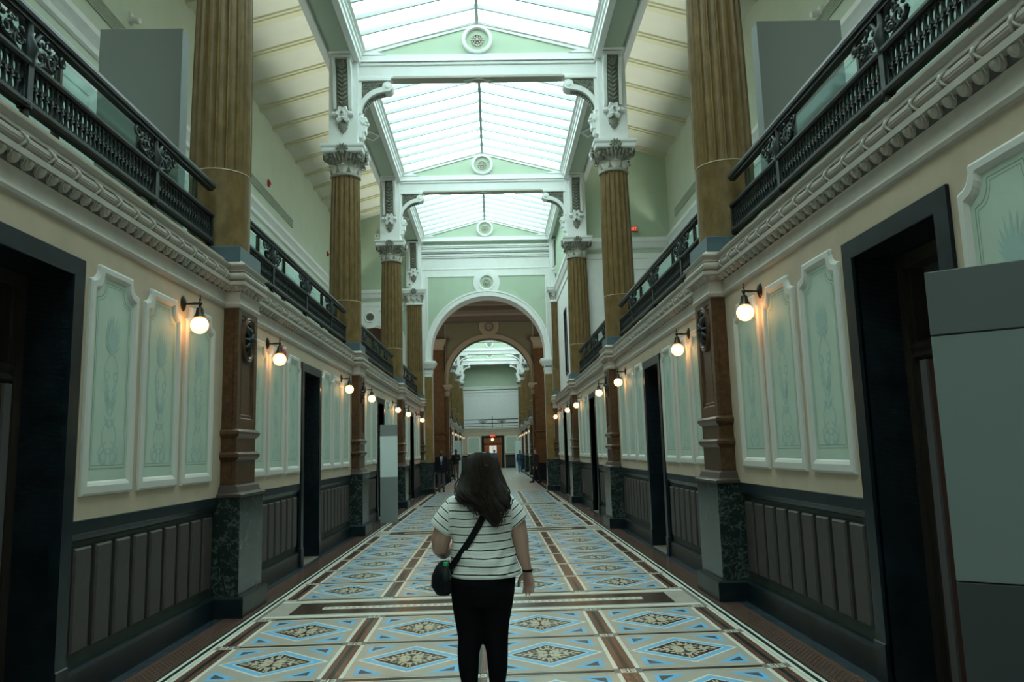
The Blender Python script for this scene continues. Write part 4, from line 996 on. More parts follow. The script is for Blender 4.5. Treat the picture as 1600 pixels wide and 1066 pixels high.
def skylight(y0, y1, n=12):
    global wn_i
    wn_i += 1
    m = MB(); L = y1 - y0; yc = (y0 + y1) / 2
    for sg in (-1, 1):
        pr = [(2.70, 10.36), (2.66, 10.42), (2.66, 10.50), (2.62, 10.53), (2.62, 10.62), (2.585, 10.65), (2.585, 10.70), (2.53, 10.73), (2.53, 10.84), (2.75, 10.9)]
        m.prism([(sg * x, z) for x, z in pr][::sg], 'y', -L / 2, L / 2)
        a, b = sorted((sg * 2.57, sg * 2.9)); m.box(a, b, -L / 2 + .01, L / 2 - .01, 10.80, 12.2)
    wd = struct(obj('window_%d' % wn_i, (m, M_white), None, (0, yc, 0)))
    m = MB(); m.box(-.035, .035, -L / 2, L / 2, RZ - .09, RZ + .04); obj('ridge_bar', (m, M_bar), wd)
    pw = L / n; pm_ = pane_meshes(pw)
    for i in range(n):
        for sg in (-1, 1): obj('pane', pm_[sg], wd, (0, -L / 2 + pw * (i + .5), 0))
    for i in range(n + 1):
        for sg in (-1, 1): obj('glazing_bar', pm_[sg * 2], wd, (0, -L / 2 + pw * i, 0))
    ld = bpy.data.lights.new('daylight_portal', 'AREA'); ld.shape = 'RECTANGLE'; ld.size = 5.0; ld.size_y = L; ld.cycles.is_portal = True
    lo = bpy.data.objects.new('daylight_portal', ld); COL.objects.link(lo); lo.location = (0, yc, 11.56)
ys = [P1 + S * k for k in range(-2, 3)]
for y in ys: truss(y)
for a, b in zip(ys, ys[1:]): skylight(a + .12, b - .12)
skylight(ys[-1] + .12, ARCH1 - .02)
ys2 = [H2 + S * k for k in range(0, 4)]
for y in ys2[1:] + [H2 + 4 * S]: truss(y)
for a, b in zip(ys2, ys2[1:]): skylight(a + .3, b - .12)
skylight(ys2[-1] + .12, H2 + 4 * S - .12)
m = MB(); m.box(-2.9, 2.9, H2 + 4 * S + .16, END + 2.6, 10.3, 11.6); struct(obj('ceiling', (m, M_gceil)))
for sd in (-1, 1):
    m = MB(); a_, b_ = sorted((sd * 2.9, sd * 6.4)); m.box(a_, b_, END + 2.1, END + 2.35, 3.5, 12.3); struct(obj('wall_gallery_far_end', (m, M_gwall)))

# ------------------------------------------------------------------ arch walls
def arch_wall(nm, y0, y1, cx, r, zs, x0, x1, ztop, mt, mi_in=None):
    m = MB(); n = 32
    pts = [(cx - r, 0.0)] + [(cx - r * cos(pi * i / n), zs + r * sin(pi * i / n)) for i in range(n + 1)] + [(cx + r, 0.0)]
    for y, fl in ((y0, 1), (y1, -1)):
        def q(ps): m.add([(x, y, z) for x, z in ps], [list(range(len(ps)))[::fl]])
        q([(x0, 0), (cx - r, 0), (cx - r, zs), (x0, zs)]); q([(cx + r, 0), (x1, 0), (x1, zs), (cx + r, zs)])
        q([(x0, zs), (cx - r, zs), (cx - r, ztop), (x0, ztop)]); q([(cx + r, zs), (x1, zs), (x1, ztop), (cx + r, ztop)])
        for i in range(n):
            a, b = pts[i + 1], pts[i + 2]; q([a, b, (b[0], ztop), (a[0], ztop)])
    m.bridge([[(x, y0, z) for x, z in pts], [(x, y1, z) for x, z in pts]], 0, closed=False)
    for (xa, xb) in ((x0, x0), (x1, x1)): m.add([(xa, y0, 0), (xa, y1, 0), (xa, y1, ztop), (xa, y0, ztop)], [(0, 1, 2, 3)])
    m.add([(x0, y0, ztop), (x1, y0, ztop), (x1, y1, ztop), (x0, y1, ztop)], [(0, 1, 2, 3)])
    return struct(obj(nm, (m, mt)))
def arc_ring(m, y, cx, zs, r0, r1, dep, zb, n=32, mi=0):
    A = [(cx - r0, zb)] + [(cx - r0 * cos(pi * i / n), zs + r0 * sin(pi * i / n)) for i in range(n + 1)] + [(cx + r0, zb)]
    B = [(cx - r1, zb)] + [(cx - r1 * cos(pi * i / n), zs + r1 * sin(pi * i / n)) for i in range(n + 1)] + [(cx + r1, zb)]
    m.bridge([[(x, y, z) for x, z in A], [(x, y - dep, z) for x, z in A], [(x, y - dep, z) for x, z in B], [(x, y, z) for x, z in B]], mi, closed=False)
def arch_dress(w, y, cx, r, zs, mw, mg, mp, mr, big):
    """trim on the face at y (facing -y)"""
    m = MB(); arc_ring(m, y, cx, zs, r, r + .20, .066, 5.38); arc_ring(m, y, cx, zs, r + .18, r + .25, .085, 5.38); obj('archivolt', (m, mw, 30), w)
    # spandrel field
    n = 32; hw = 2.46; zt = 8.93; R = r + .25; m = MB(); yy = y - .006
    a0 = math.acos(min(1, hw / R))
    angs = [a0 + (pi - 2 * a0) * i / n for i in range(n + 1)]
    top = [(cx + hw - 2 * hw * i / n, zt) for i in range(n + 1)]; bot = [(cx + R * cos(a), zs + R * sin(a)) for a in angs]
    for i in range(n): m.add([(bot[i][0], yy, bot[i][1]), (top[i][0], yy, top[i][1]), (top[i + 1][0], yy, top[i + 1][1]), (bot[i + 1][0], yy, bot[i + 1][1])], [(0, 1, 2, 3)])
    obj('spandrel_panel', (m, mg), w)
    m = MB(); m.box(cx - hw - .06, cx + hw + .06, y - .03, y, zt, zt + .06); 
    for sg in (-1, 1): a, b = sorted((cx + sg * hw, cx + sg * (hw + .06))); m.box(a, b, y - .03, y, 5.9, zt)
    obj('panel_moulding', (m, mw), w)
    n = 30; zc = 8.66; m = MB()
    def rg(rr, d): return [(cx + rr * cos(2 * pi * i / n), y - d, zc + rr * sin(2 * pi * i / n)) for i in range(n)]
    m.bridge([rg(.56, .005), rg(.56, .05), rg(.52, .055), rg(.36, .055), rg(.36, .08), rg(.30, .08), rg(.27, .05), rg(.265, .015)], 0); m.bridge([rg(.27, .012), rg(.269, .016)], 1, False, True); md = obj('medallion', (m, [mw, mg], 35), w)
    m = MB(); m.lathe([(.04, -.10), (.03, -.02), (.035, 0)], 10, (cx, y, zc), 'y')
    for rr, k, s in ((.075, 8, .024), (.135, 14, .028)):
        for i in range(k): a = 2 * pi * i / k; m.ball((cx + rr * cos(a), y - .04, zc + rr * sin(a)), s, .03, s, 6, 4)
    obj('rosette', (m, M_rosette, 50), md)
    for sg in (-1, 1):
        # impost capital and jamb pilaster
        m = MB()
        def lp(o_, z): 
            xa, xb = sorted((cx + sg * (r - .02 - o_), cx + sg * (r + .27))); return [(xa, y - .05 - o_, z), (xb, y - .05 - o_, z), (xb, y + .5, z), (xa, y + .5, z)]
        m.bridge([lp(0, 4.74), lp(.0, 4.86), lp(.02, 4.88), lp(.03, 5.02), lp(.07, 5.12), lp(.16, 5.24), lp(.18, 5.28), lp(.18, 5.37), lp(.10, 5.39)], 0, True, True); im_ = obj('impost', (m, mw, 30), w)
        m = MB()
        for q in range(7): m.ball((cx + sg * (r - .02 + .29 * (q + .2) / 6.5), y - .085, 5.06), .028, .03, .055, 6, 4)
        for q in range(9): m.ball((cx + sg * (r - .055), y - .05 + .5 * q / 9, 5.06), .03, .03, .055, 6, 4)
        obj('impost_leaves', (m, M_orn, 60), im_)
        m = MB(); xa, xb = sorted((cx + sg * (r - .02), cx + sg * (r + .27))); m.box(xa, xb, y - .05, y + .5, 1.22, 4.75, bv=.01); obj('jamb_pilaster', (m, mp), w)
        m = MB(); xa, xb = sorted((cx + sg * (r - .06), cx + sg * (r + .45))); m.box(xa, xb, y - .12, y + .55, .2, 1.25, bv=.01); obj('jamb_dado', (m, M_marble), w)
        m = MB(); xa, xb = sorted((cx + sg * (r - .09), cx + sg * (r + .48))); m.box(xa, xb, y - .15, y + .58, 0, .215, bv=.012); obj('jamb_base', (m, M_black), w)
A1R, A1Z = 2.36, 5.72
wa = arch_wall('wall_arch', ARCH1, ARCH1B, 0.02, A1R, A1Z, -2.95, 2.95, 12.3, M_white)
arch_dress(wa, ARCH1, 0.02, A1R, A1Z, M_white, M_green, mat('yellow_scagliola', (.15, .09, .020), .36, col2=(.22, .14, .04), vscale=6), None, True)
m = MB()
for (z0, z1, d) in ((9.24, 9.30, .02), (9.74, 9.80, .05), (9.80, 9.90, .08), (9.93, 9.98, .11), (9.98, 10.10, .16), (10.12, 10.18, .19), (10.18, 10.24, .22)): m.box(-2.72, 2.72, ARCH1 - d, ARCH1, z0, z1, bv=.01)
obj('end_cornice', (m, M_white), wa)
m = MB(); m.box(-2.6, 2.6, ARCH1 - .01, ARCH1, 10.26, 10.42); obj('frieze_panel', (m, M_green), wa)
tp = [TM[n] for n in ('pediment_base', 'tympanum', 'raking_moulding')]
for n in ('pediment_base', 'tympanum', 'raking_moulding', 'medallion'):
    o = obj(n, TM[n], wa, (0, ARCH1 - .05, 0))
    if n == 'medallion': obj('rosette', TM['rosette'], o)
# left gallery end wall with an arched doorway
gw = arch_wall('wall_gallery_arch', ARCH1 + .0, ARCH1B, -4.85, .95, 6.05, -GX - .2, -2.95, 12.3, M_green)
m = MB(); Yw = ARCH1
m.prism([(Yw - .01, 7.72), (Yw - .03, 7.74), (Yw - .03, 7.90), (Yw - .01, 7.92)], 'x', -GX, -3.2); m.prism([(Yw - .01, 8.05), (Yw - .05, 8.10), (Yw - .09, 8.25), (Yw - .13, 8.30), (Yw - .13, 8.42), (Yw - .01, 8.46)], 'x', -GX, -3.2); obj('wall_cornice', (m, M_white), gw)
m = MB(); arc_ring(m, Yw, -4.85, 6.05, .95, 1.5, .03, 3.9); obj('archivolt', (m, M_white), gw)
m = MB(); m.box(-GX, -3.2, Yw - .02, Yw, 7.55, 7.72); m.box(-GX, -6.3 + .0, Yw - .02, Yw, 3.9, 7.6)
for xx in (-3.4,): m.box(xx, -3.2, Yw - .02, Yw, 3.9, 7.6)
obj('wall_field', (m, M_white), gw)
m = MB(); n = 24; xc, zc = -4.85, 7.28
def rg2(rr, d): return [(xc + rr * cos(2 * pi * i / n), Yw - d, zc + rr * sin(2 * pi * i / n)) for i in range(n)]
m.bridge([rg2(.45, .02), rg2(.45, .05), rg2(.24, .05), rg2(.22, .09), rg2(.18, .09), rg2(.16, .04)], 0); m.bridge([rg2(.165, .04), rg2(.164, .045)], 1, False, True); md = obj('medallion', (m, [M_white, M_orn], 35), gw)
m = MB()
for rr, k, s in ((.04, 6, .02), (.09, 11, .022)):
    for i in range(k): a = 2 * pi * i / k; m.ball((xc + rr * cos(a), Yw - .06, zc + rr * sin(a)), s, .025, s, 6, 4)
obj('rosette', (m, M_orn, 50), md)
# pilasters on the first arch wall
for sd in (-1, 1):
    lab = '%s fluted ochre pilaster beside the first arch' % SD[sd]
    t = thing('fluted_pilaster', lab, 'pilaster', (sd * CX, ARCH1, 0))
    m = MB(); m.box(-.36, .36, -.30, .0, 3.82, 4.0, bv=.006); obj('base_block', (m, M_blue), t)
    m = MB(); m.box(-.32, .32, -.23, .0, 4.0, 4.93, bv=.008); obj('drum', (m, M_ochre), t)
    m = MB(); nf = 7; L = []
    for i in range(nf):
        for j in range(6):
            u = j / 5 * 2 - 1; L.append((-.30 + .60 * (i + .07 + .86 * j / 5) / nf, -.21 + .03 * sqrt(max(0, 1 - u * u))))
    L = [(-.30, 0), (-.30, -.21)] + L + [(.30, -.21), (.30, 0)]
    m.prism(L, 'z', 4.93, 7.74); obj('shaft', (m, M_ochre), t)
    m = MB()
    def pl(o_, z): return [(-.31 - o_, -.23 - o_, z), (.31 + o_, -.23 - o_, z), (.31 + o_, 0, z), (-.31 - o_, 0, z)]
    m.bridge([pl(0, 7.72), pl(.03, 7.74), pl(.03, 7.77), pl(.0, 7.80), pl(.0, 7.98), pl(.05, 8.12), pl(.1, 8.2), pl(.13, 8.22), pl(.14, 8.30), pl(.165, 8.34), pl(.165, 8.40)], 0, True, True); cp = obj('capital', (m, M_white, 30), t)
    for x in (-.22, 0, .22): obj('leaf', CM['leaf'], cp, (x, -.22, 7.79), -pi / 2)
    for x in (-.3, -.12, .12, .3): obj('tall_leaf', CM['tall_leaf'], cp, (x, -.21, 7.82), -pi / 2)
    obj('flower', CM['flower'], cp, (0, -.38, 8.27), -pi / 2)
    for sg in (-1, 1): obj('volute', CM['volute'], cp, (sg * .0, .12, 0), -pi / 2 + sg * .75)
    m = MB(); m.box(-.315, .315, -.24, .0, 8.395, 10.45, bv=.012); ib = obj('impost_block', (m, M_white), t)
    for nme in ('console', 'acanthus', 'scroll_flower', 'pendant'): obj(nme, CM[nme], ib, (0, -.24, 0), -pi / 2)
    t2 = thing('wall_pedestal', 'half pedestal with marble foot under the %s pilaster at the first arch' % SD[sd], 'pedestal', (sd * WX, 31.72, 0), srot(sd), 'wall pedestals below the columns')
    for nme in ('base_moulding', 'pedestal_shaft', 'lower_band', 'upper_band', 'marble_dado', 'plinth'): obj(nme, PM[nme], t2, (-.02, 0, 0))
    c = obj('pier_cornice', me_pent, t2); obj('pier_roll', me_ptor, c); stuff(obj('pier_eggs', me_pegg, c))
# lobby between the arches
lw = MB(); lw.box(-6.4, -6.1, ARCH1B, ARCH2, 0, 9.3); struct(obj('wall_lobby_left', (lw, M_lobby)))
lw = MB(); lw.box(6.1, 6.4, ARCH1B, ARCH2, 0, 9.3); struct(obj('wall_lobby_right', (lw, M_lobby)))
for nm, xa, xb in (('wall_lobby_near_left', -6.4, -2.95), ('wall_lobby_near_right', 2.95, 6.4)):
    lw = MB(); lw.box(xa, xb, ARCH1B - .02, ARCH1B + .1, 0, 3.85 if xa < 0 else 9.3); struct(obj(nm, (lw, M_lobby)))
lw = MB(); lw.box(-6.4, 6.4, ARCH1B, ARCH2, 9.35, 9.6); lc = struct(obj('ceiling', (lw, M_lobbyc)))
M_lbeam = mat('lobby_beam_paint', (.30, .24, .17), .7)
for yy in (36.4, 39.4, 42.4):
    for (wd, z0, z1, mt) in ((.75, 9.18, 9.36, M_lobbyc), (.55, 9.05, 9.20, M_lbeam), (.42, 8.80, 9.07, M_lobbyc)):
        lw = MB(); lw.box(-6.1, 6.1, yy - wd, yy + wd, z0, z1, bv=.02); obj('ceiling_beam', (lw, mt), lc)
for sd in (-1, 1):
    ld = bpy.data.lights.new('lobby_fill_light', 'AREA'); ld.shape = 'RECTANGLE'; ld.size = 3.0; ld.size_y = 6.0; ld.energy = 130; ld.color = (1.0, .95, .84)  # added fill from the lobby sides; there is no window behind it
    lo = bpy.data.objects.new('lobby_fill_light', ld); COL.objects.link(lo); lo.location = (sd * 6.05, 37.6, 6.0); lo.rotation_euler = (0, sd * pi / 2, 0)
t = thing('ceiling_spotlight', 'small black fitting under the dim lobby ceiling behind the first arch', 'light fitting', (0.05, 35.2, 9.34)); m = MB(); m.lathe([(.12, -.16), (.13, -.06), (.06, 0)], 14); obj('can', (m, M_devblack, 40), t); m = MB(); m.lathe([(.14, -.17), (.14, -.15), (.1, -.15)], 14); obj('trim_ring', (m, M_bronze, 40), t)
A2R = 2.36
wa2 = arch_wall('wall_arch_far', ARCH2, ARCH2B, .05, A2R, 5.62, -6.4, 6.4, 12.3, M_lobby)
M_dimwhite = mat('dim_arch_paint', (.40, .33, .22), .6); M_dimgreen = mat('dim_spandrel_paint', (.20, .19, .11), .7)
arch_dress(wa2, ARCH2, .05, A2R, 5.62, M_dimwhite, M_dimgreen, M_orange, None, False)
for sd in (-1, 1):
    m = MB(); m.box(-.42, .42, -.22, 0, 2.75, 7.35, bv=.01); t = obj('pilaster', (m, M_orange), wa2, (sd * 2.95, ARCH2, 0))
    m = MB(); m.box(-.46, .46, -.28, 0, .9, 2.3, bv=.01); obj('pedestal', (m, M_orange), t)
    for z in (2.25, 2.62):
        m = MB(); m.box(-.50, .50, -.32, 0, z, z + .13, bv=.03); obj('band', (m, M_orange), t)
    m = MB(); m.box(-.44, .44, -.25, 0, 2.3, 2.75, bv=.01); obj('neck', (m, M_orange), t)
    m = MB(); m.box(-.5, .5, -.32, 0, 0, .92, bv=.012); obj('dado', (m, M_black), t)
    m = MB()
    def pl2(o_, z): return [(-.42 - o_, -.22 - o_, z), (.42 + o_, -.22 - o_, z), (.42 + o_, 0, z), (-.42 - o_, 0, z)]
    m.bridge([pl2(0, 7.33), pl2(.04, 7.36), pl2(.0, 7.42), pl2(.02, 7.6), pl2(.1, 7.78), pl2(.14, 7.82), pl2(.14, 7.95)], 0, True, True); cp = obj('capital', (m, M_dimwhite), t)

# ------------------------------------------------------------------ far end wall
YE = END
m = MB(); m.box(-2.95, -.92, YE, YE + .3, 0, 3.86); m.box(1.12, 2.95, YE, YE + .3, 0, 3.86); m.box(-.92, 1.12, YE, YE + .3, 2.95, 3.86)
we = struct(obj('wall_end', (m, M_beige)))
m = MB(); m.prism([(YE + .05 - e, z) for e, z in PROF], 'x', -2.8, 2.8); obj('cornice', (m, M_stone, 30), we)
for xc in (-1.72, 1.92):
    m = MB(); P_ = notch_poly(.62, 1.42, 3.05); Q_ = notch_poly(.54, 1.52, 2.97); 
    m.bridge([[(xc + y, YE, z) for y, z in P_], [(xc + y, YE - .04, z) for y, z in P_], [(xc + y, YE - .04, z) for y, z in Q_], [(xc + y, YE - .01, z) for y, z in Q_]]); p = obj('mint_panel', None, we)
    m2 = MB(); m2.bridge([[(xc + y, YE, z) for y, z in Q_], [(xc + y, YE - .012, z) for y, z in Q_]], 0, False, True); bpy.data.objects.remove(p); p = obj('mint_panel', (m2, M_mint), we); obj('panel_frame', (m, M_white), p)
for xa, xb in ((-2.8, -1.1), (1.3, 2.8)):
    m = MB(); m.box(xa, xb, YE - .02, YE, 0, 1.25); obj('dado', (m, M_dado), we)
    m = MB(); m.box(xa, xb, YE - .05, YE, 1.12, 1.25, bv=.01); obj('chair_rail', (m, M_black), we)
    m = MB(); m.box(xa, xb, YE - .05, YE, 0, .22, bv=.01); obj('baseboard', (m, M_black), we)
    k = 0
    while xa + .1 + k * .21 < xb - .15:
        m = MB(); m.box(xa + .05 + k * .21, xa + .2 + k * .21, YE - .045, YE - .015, .32, 1.05, bv=.008); obj('wainscot_panel', (m, M_slat), we); k += 1
doorn += 1
de = struct(obj('door_%d' % doorn, None, None, (.10, YE, 0)))
for (n, d) in (('frame_post', (-1.08, -.82, -.05, .4, 0, 3.10)), ('frame_post', (.82, 1.08, -.05, .4, 0, 3.10)), ('frame_head', (-.82, .82, -.05, .4, 2.88, 3.10)), ('transom_bar', (-.82, .82, .05, .2, 2.22, 2.34))):
    m = MB(); m.box(*d, bv=.01); obj(n, (m, M_black), de)
m = MB(); m.box(-1.0, -.82, .3, 3.2, 0, 3.0); m.box(.82, 1.0, .3, 3.2, 0, 3.0); m.box(-1, 1, .3, 3.2, 3.0, 3.1); m.box(-1, 1, 3.2, 3.3, 0, 3.1); obj('vestibule', (m, mat('vestibule_paint', (.42, .38, .36), .6)), de)
m = MB(); m.box(-.82, .82, 2.0, 2.1, 0, 2.25); dl = obj('door_leaf', (m, M_oak), de)
m = MB(); m.box(-.38, .38, 1.985, 2.0, .75, 2.15); obj('pane', (m, M_pane_lit), dl); 
m = MB(); m.box(-.015, .015, 1.975, 1.99, .75, 2.15); m.box(-.38, .38, 1.975, 1.99, 1.42, 1.45); m.box(-.42, -.36, 1.97, 2.0, .7, 2.2); m.box(.36, .42, 1.97, 2.0, .7, 2.2); obj('muntin', (m, M_wood), dl)
t = thing('pendant_lamp', 'glowing globe lamp hanging inside the far end doorway', 'lamp', (.08, YE + .7, 3.0)); bulb(t); t.children[0].location = (0, 0, -.25); t.children[0].data.energy = 90; m = MB(); m.tube([(0, 0, 0), (0, 0, -.12)], .012, 8); m.lathe([(.06, -.14), (.05, -.1), (.02, -.09)], 12); obj('holder', (m, M_bronze, 40), t); m = MB(); m.ball((0, 0, -.25), .13, n=16, m=10); obj('globe', (m, M_globe, 80), t)
# upper part of the far end
YU = YE + 2.0
m = MB(); m.box(-2.95, 2.95, YU, YU + .3, 3.8, 12.3); wu = struct(obj('wall_end_upper', (m, M_green)))
m = MB(); m.box(-2.95, 2.95, YU - .02, YU, 3.87, 7.4); obj('wall_field', (m, M_white), wu)
m = MB()
for (z0, z1, d) in ((7.1, 7.2, .04), (7.42, 7.6, .06), (7.72, 7.9, .12), (7.9, 8.0, .16)): m.box(-2.95, 2.95, YU - d, YU, z0, z1, bv=.015)
m.box(-2.7, -.5, YU - .03, YU, 5.55, 5.62); m.box(.4, 2.7, YU - .03, YU, 5.55, 5.62); obj('wall_cornice', (m, M_white), wu)
f = MB(); f.box(-2.95, 2.95, YE + .2, YU + .1, 3.6, 3.87); struct(obj('floor', (f, M_lobby)))
t = thing('iron_balustrade', 'iron balustrade crossing above the far end doorway', 'balustrade', (0, YE + .12, 0))
for n, z0, z1 in (('handrail', 4.62, 4.70), ('upper_rail', 4.26, 4.33), ('lower_rail', 4.0, 4.05)):
    m = MB(); m.box(-2.6, 2.6, -.03, .03, z0, z1, bv=.008); obj(n, (m, M_iron), t)
for x in (-.82, 1.02, .1):
    m = MB(); m.box(x - .03, x + .03, -.03, .03, 3.86, 4.95 if x == .1 else 4.65, bv=.005); obj('post', (m, M_iron), t)
for x in (-.82, 1.02): obj('scroll_bracket', RM['scroll_bracket'], t, (x, .0, 0), -pi / 2, (0, 0, -pi / 2))

# outer shell: roof sides and wall behind the camera
m = MB(); m.box(-6.4, 6.4, -7.5, -7.2, -.2, 12.4); struct(obj('wall_back', (m, M_gwall)))

# ------------------------------------------------------------------ information boards
def board(label, loc, rz, wd, th, secs, pale=None):
    t = thing('information_board', label, 'display board', loc, rz, 'grey display boards')
    for n, z0, z1, mt, dt in secs:
        m = MB(); m.box(-wd / 2, wd / 2, -th / 2 - dt, th / 2 + dt, z0, z1, bv=.003); obj(n, (m, mt), t)
    return t
a = atan2(2.935 - 3.19, 2.36 - 2.0)
# near edge of the big board runs from (2.0,3.19) away to the right and towards the viewer
SECN = [('base_panel', 0, 1.075, mat('near_board_base_shaded', (.030, .036, .038), .6), 0.0), ('main_panel', 1.08, 2.075, mat('near_board_main_shaded', (.15, .18, .175), .55), .002), ('header_panel', 2.08, 2.35, mat('near_board_header_shaded', (.085, .095, .095), .6), .006)]  # same kind of board as the slim one, its dimmer light darkened into the colours
bl = 1.0; ux, uy = cos(-.62), sin(-.62)
board('tall grey display board cut off by the right edge, in front of the dark doorway', (1.985 + ux * .28 + .03, 3.19 + uy * .28, 0), -.62, .56, .05, SECN)
board('slim grey display board standing before the left wall beyond the second pedestal', (-2.40, 19.05, 0), .12, .42, .10, [('base_panel', 0, 1.085, M_board_d, 0), ('main_panel', 1.09, 2.075, M_board_p, .001), ('header_panel', 2.08, 2.35, M_board_d, .004)])
PS = [('base_panel', 0, .3, M_board_p, 0), ('main_panel', .305, 2.1, M_board_p, .001), ('header_panel', 2.105, 2.4, M_board_p, .004)]
board('pale display board on the left beyond the second arch', (-2.25, 52.6, 0), 0, .44, .1, PS)
board('pale display board behind the woman in blue on the right', (2.12, 62.0, 0), 0, .48, .1, PS)
def upboard(label, loc, wd, th, h):
    t = thing('exhibition_panel', label, 'display board', loc, 0, 'grey panels on the galleries'); m = MB(); m.box(-wd / 2, wd / 2, 0, th, 0, h, bv=.004); obj('panel', (m, M_board_u), t)
    for sg in (-1, 1):
        m = MB(); m.box(sg * wd * .3 - .04, sg * wd * .3 + .04, -.15, th + .15, 0, .04, bv=.005); obj('foot', (m, M_board_b), t)
upboard('large grey panel standing on the left gallery beside the nearest column', (-4.26, 9.4, 3.87), 1.05, .22, 3.30)
upboard('large grey panel standing on the right gallery beside the nearest column', (4.31, 9.4, 3.87), 1.12, .22, 3.30)
# ------------------------------------------------------------------ people
def ringloft(m, rings, n=18, cap=True):
    """rings: (cx, cy, z, hw, hd)"""
    m.bridge([[(cx + hw * cos(2 * pi * i / n), cy + hd * sin(2 * pi * i / n), z) for i in range(n)] for cx, cy, z, hw, hd in rings], 0, cap, cap)
def limb(m, pts, rad, n=12, flat=1.0):
    m.tube(pts, rad, n, flat=flat); m.ball(pts[0], rad[0], n=10, m=7); m.ball(pts[-1], rad[-1], n=10, m=7)
def fuse(m, name, mats, voxel, smooth=4, fac=.5):
    me = m.mesh(name, mats); o = bpy.data.objects.new('tmp', me); COL.objects.link(o)
    r = o.modifiers.new('r', 'REMESH'); r.mode = 'VOXEL'; r.voxel_size = voxel
    s = o.modifiers.new('s', 'SMOOTH'); s.iterations = smooth; s.factor = fac
    dg = bpy.context.evaluated_depsgraph_get(); out = bpy.data.meshes.new_from_object(o.evaluated_get(dg)); out.name = name
    bpy.data.objects.remove(o); bpy.data.meshes.remove(me)
    out.polygons.foreach_set('use_smooth', [True] * len(out.polygons)); out.update(); return out

M_skin = mat('skin_light', (.46, .27, .21), .5); M_skin_d = mat('skin_dark', (.10, .055, .035), .5)
M_legging = mat('black_leggings', (.006, .006, .007), .9, spec=.05)
M_hair = mat('dark_brown_hair', (.024, .016, .012), .55, spec=.22, var=.4, vscale=30)
M_bag = mat('black_bag_fabric', (.008, .009, .010), .7, spec=.1)
def stripe_mat():
    m = mat('striped_cotton', (.80, .79, .74), .85); nt = m.node_tree; b = nt.nodes['Principled BSDF']
    at = nt.nodes.new('ShaderNodeAttribute'); at.attribute_name = 'stripe'
    md = nt.nodes.new('ShaderNodeMath'); md.operation = 'FRACT'; nt.links.new(at.outputs['Fac'], md.inputs[0])
    r = nt.nodes.new('ShaderNodeValToRGB'); r.color_ramp.interpolation = 'CONSTANT'; e = r.color_ramp.elements
    wht = (.80, .79, .74, 1); blk = (.016, .017, .02, 1); gry = (.50, .51, .49, 1)
    e[0].position = 0; e[0].color = blk; e[1].position = .15; e[1].color = wht
    for p, c in ((.44, gry), (.49, wht), (.66, gry), (.71, wht)): x = e.new(p); x.color = c
    nt.links.new(md.outputs[0], r.inputs['Fac']); nt.links.new(r.outputs['Color'], b.inputs['Base Color']); return m
M_stripe = stripe_mat()

WY = 5.0
wroot = thing('person', 'woman seen from behind in a striped T-shirt and black leggings, with long dark hair', 'person', (0.06, WY, 0))
def R_(x, y, z): return (x - .06, y, z)
# body
b = MB()
TR = [(.085, .0, .90, .185, .145), (.07, 0, 1.02, .172, .135), (.064, 0, 1.15, .170, .128), (.058, 0, 1.26, .175, .118), (.05, 0, 1.33, .165, .095), (.05, 0, 1.372, .12, .07), (.055, 0, 1.40, .07, .06), (.06, 0, 1.44, .052, .055), (.065, .01, 1.49, .05, .055)]
ringloft(b, [(x - .06, y, z, a, c) for x, y, z, a, c in TR])
ringloft(b, [(x - .06, y, z, a, c) for x, y, z, a, c in [(.066, .03, 1.43, .03, .05), (.068, .03, 1.46, .055, .075), (.07, .02, 1.50, .07, .09), (.07, .015, 1.55, .075, .095), (.07, .01, 1.595, .065, .085), (.07, .01, 1.62, .035, .05)]])
b.tube([R_(.07, .105, 1.55), R_(.07, .128, 1.525), R_(.07, .11, 1.513)], [.008, .013, .010], 8)
for sg in (-1, 1): b.ball(R_(.07 + sg * .078, .005, 1.535), .012, .02, .03)
b.ball(R_(.07, .105, 1.475), .022, .008, .008)
LL = [R_(-.10, 0, 1.30), R_(-.17, .0, 1.18), R_(-.198, .0, 1.10), R_(-.20, .01, 1.045), R_(-.185, .06, 1.02), R_(-.155, .18, 1.03), R_(-.12, .245, 1.06)]
limb(b, LL, [.07, .066, .062, .052, .046, .036, .028])
RA = [R_(.215, 0, 1.285), R_(.288, 0, 1.19), R_(.308, 0, 1.08), R_(.316, .0, 1.0), R_(.333, .012, .94), R_(.347, .02, .892)]
limb(b, RA, [.062, .057, .051, .043, .035, .027])
def hand(m, w, kn, side_y, fing, thumb):
    m.tube([w, tuple((a + c) / 2 for a, c in zip(w, kn)), kn], [.024, .034, .036], 10, flat=.55)
# right hand hanging: palm faces the thigh, fingers stacked along y
pal = MB(); n = 12
for (z, xc, hx, hy) in ((.895, .347, .020, .026), (.87, .350, .019, .034), (.845, .353, .019, .040), (.818, .353, .017, .042)): pass
hd_ = MB()
hd_.bridge([[(xc + hx * cos(2 * pi * i / n), hy * sin(2 * pi * i / n), z) for i in range(n)] for (z, xc, hx, hy) in ((.012, -.002, .022, .026), (-.022, .002, .020, .034), (-.047, .005, .019, .041), (-.072, .007, .017, .043), (-.083, .006, .012, .039))], 0, True, True)
for (yy, ln, cu) in ((-.035, .060, .9), (-.012, .074, .8), (.012, .080, .8), (.036, .070, 1.1)):
    p0 = Vector((.007, yy, -.074)); d1 = Vector((-.06, 0, -1)).normalized(); d2 = Vector((-.35 * cu, 0, -1)).normalized(); d3 = Vector((-.75 * cu, 0, -.8)).normalized()
    p1 = p0 + d1 * ln * .42; p2 = p1 + d2 * ln * .33; p3 = p2 + d3 * ln * .27
    hd_.tube([p0 + Vector((0, 0, .02)), p0, p1, p2, p3], [.0105, .0115, .0105, .0095, .007], 8)
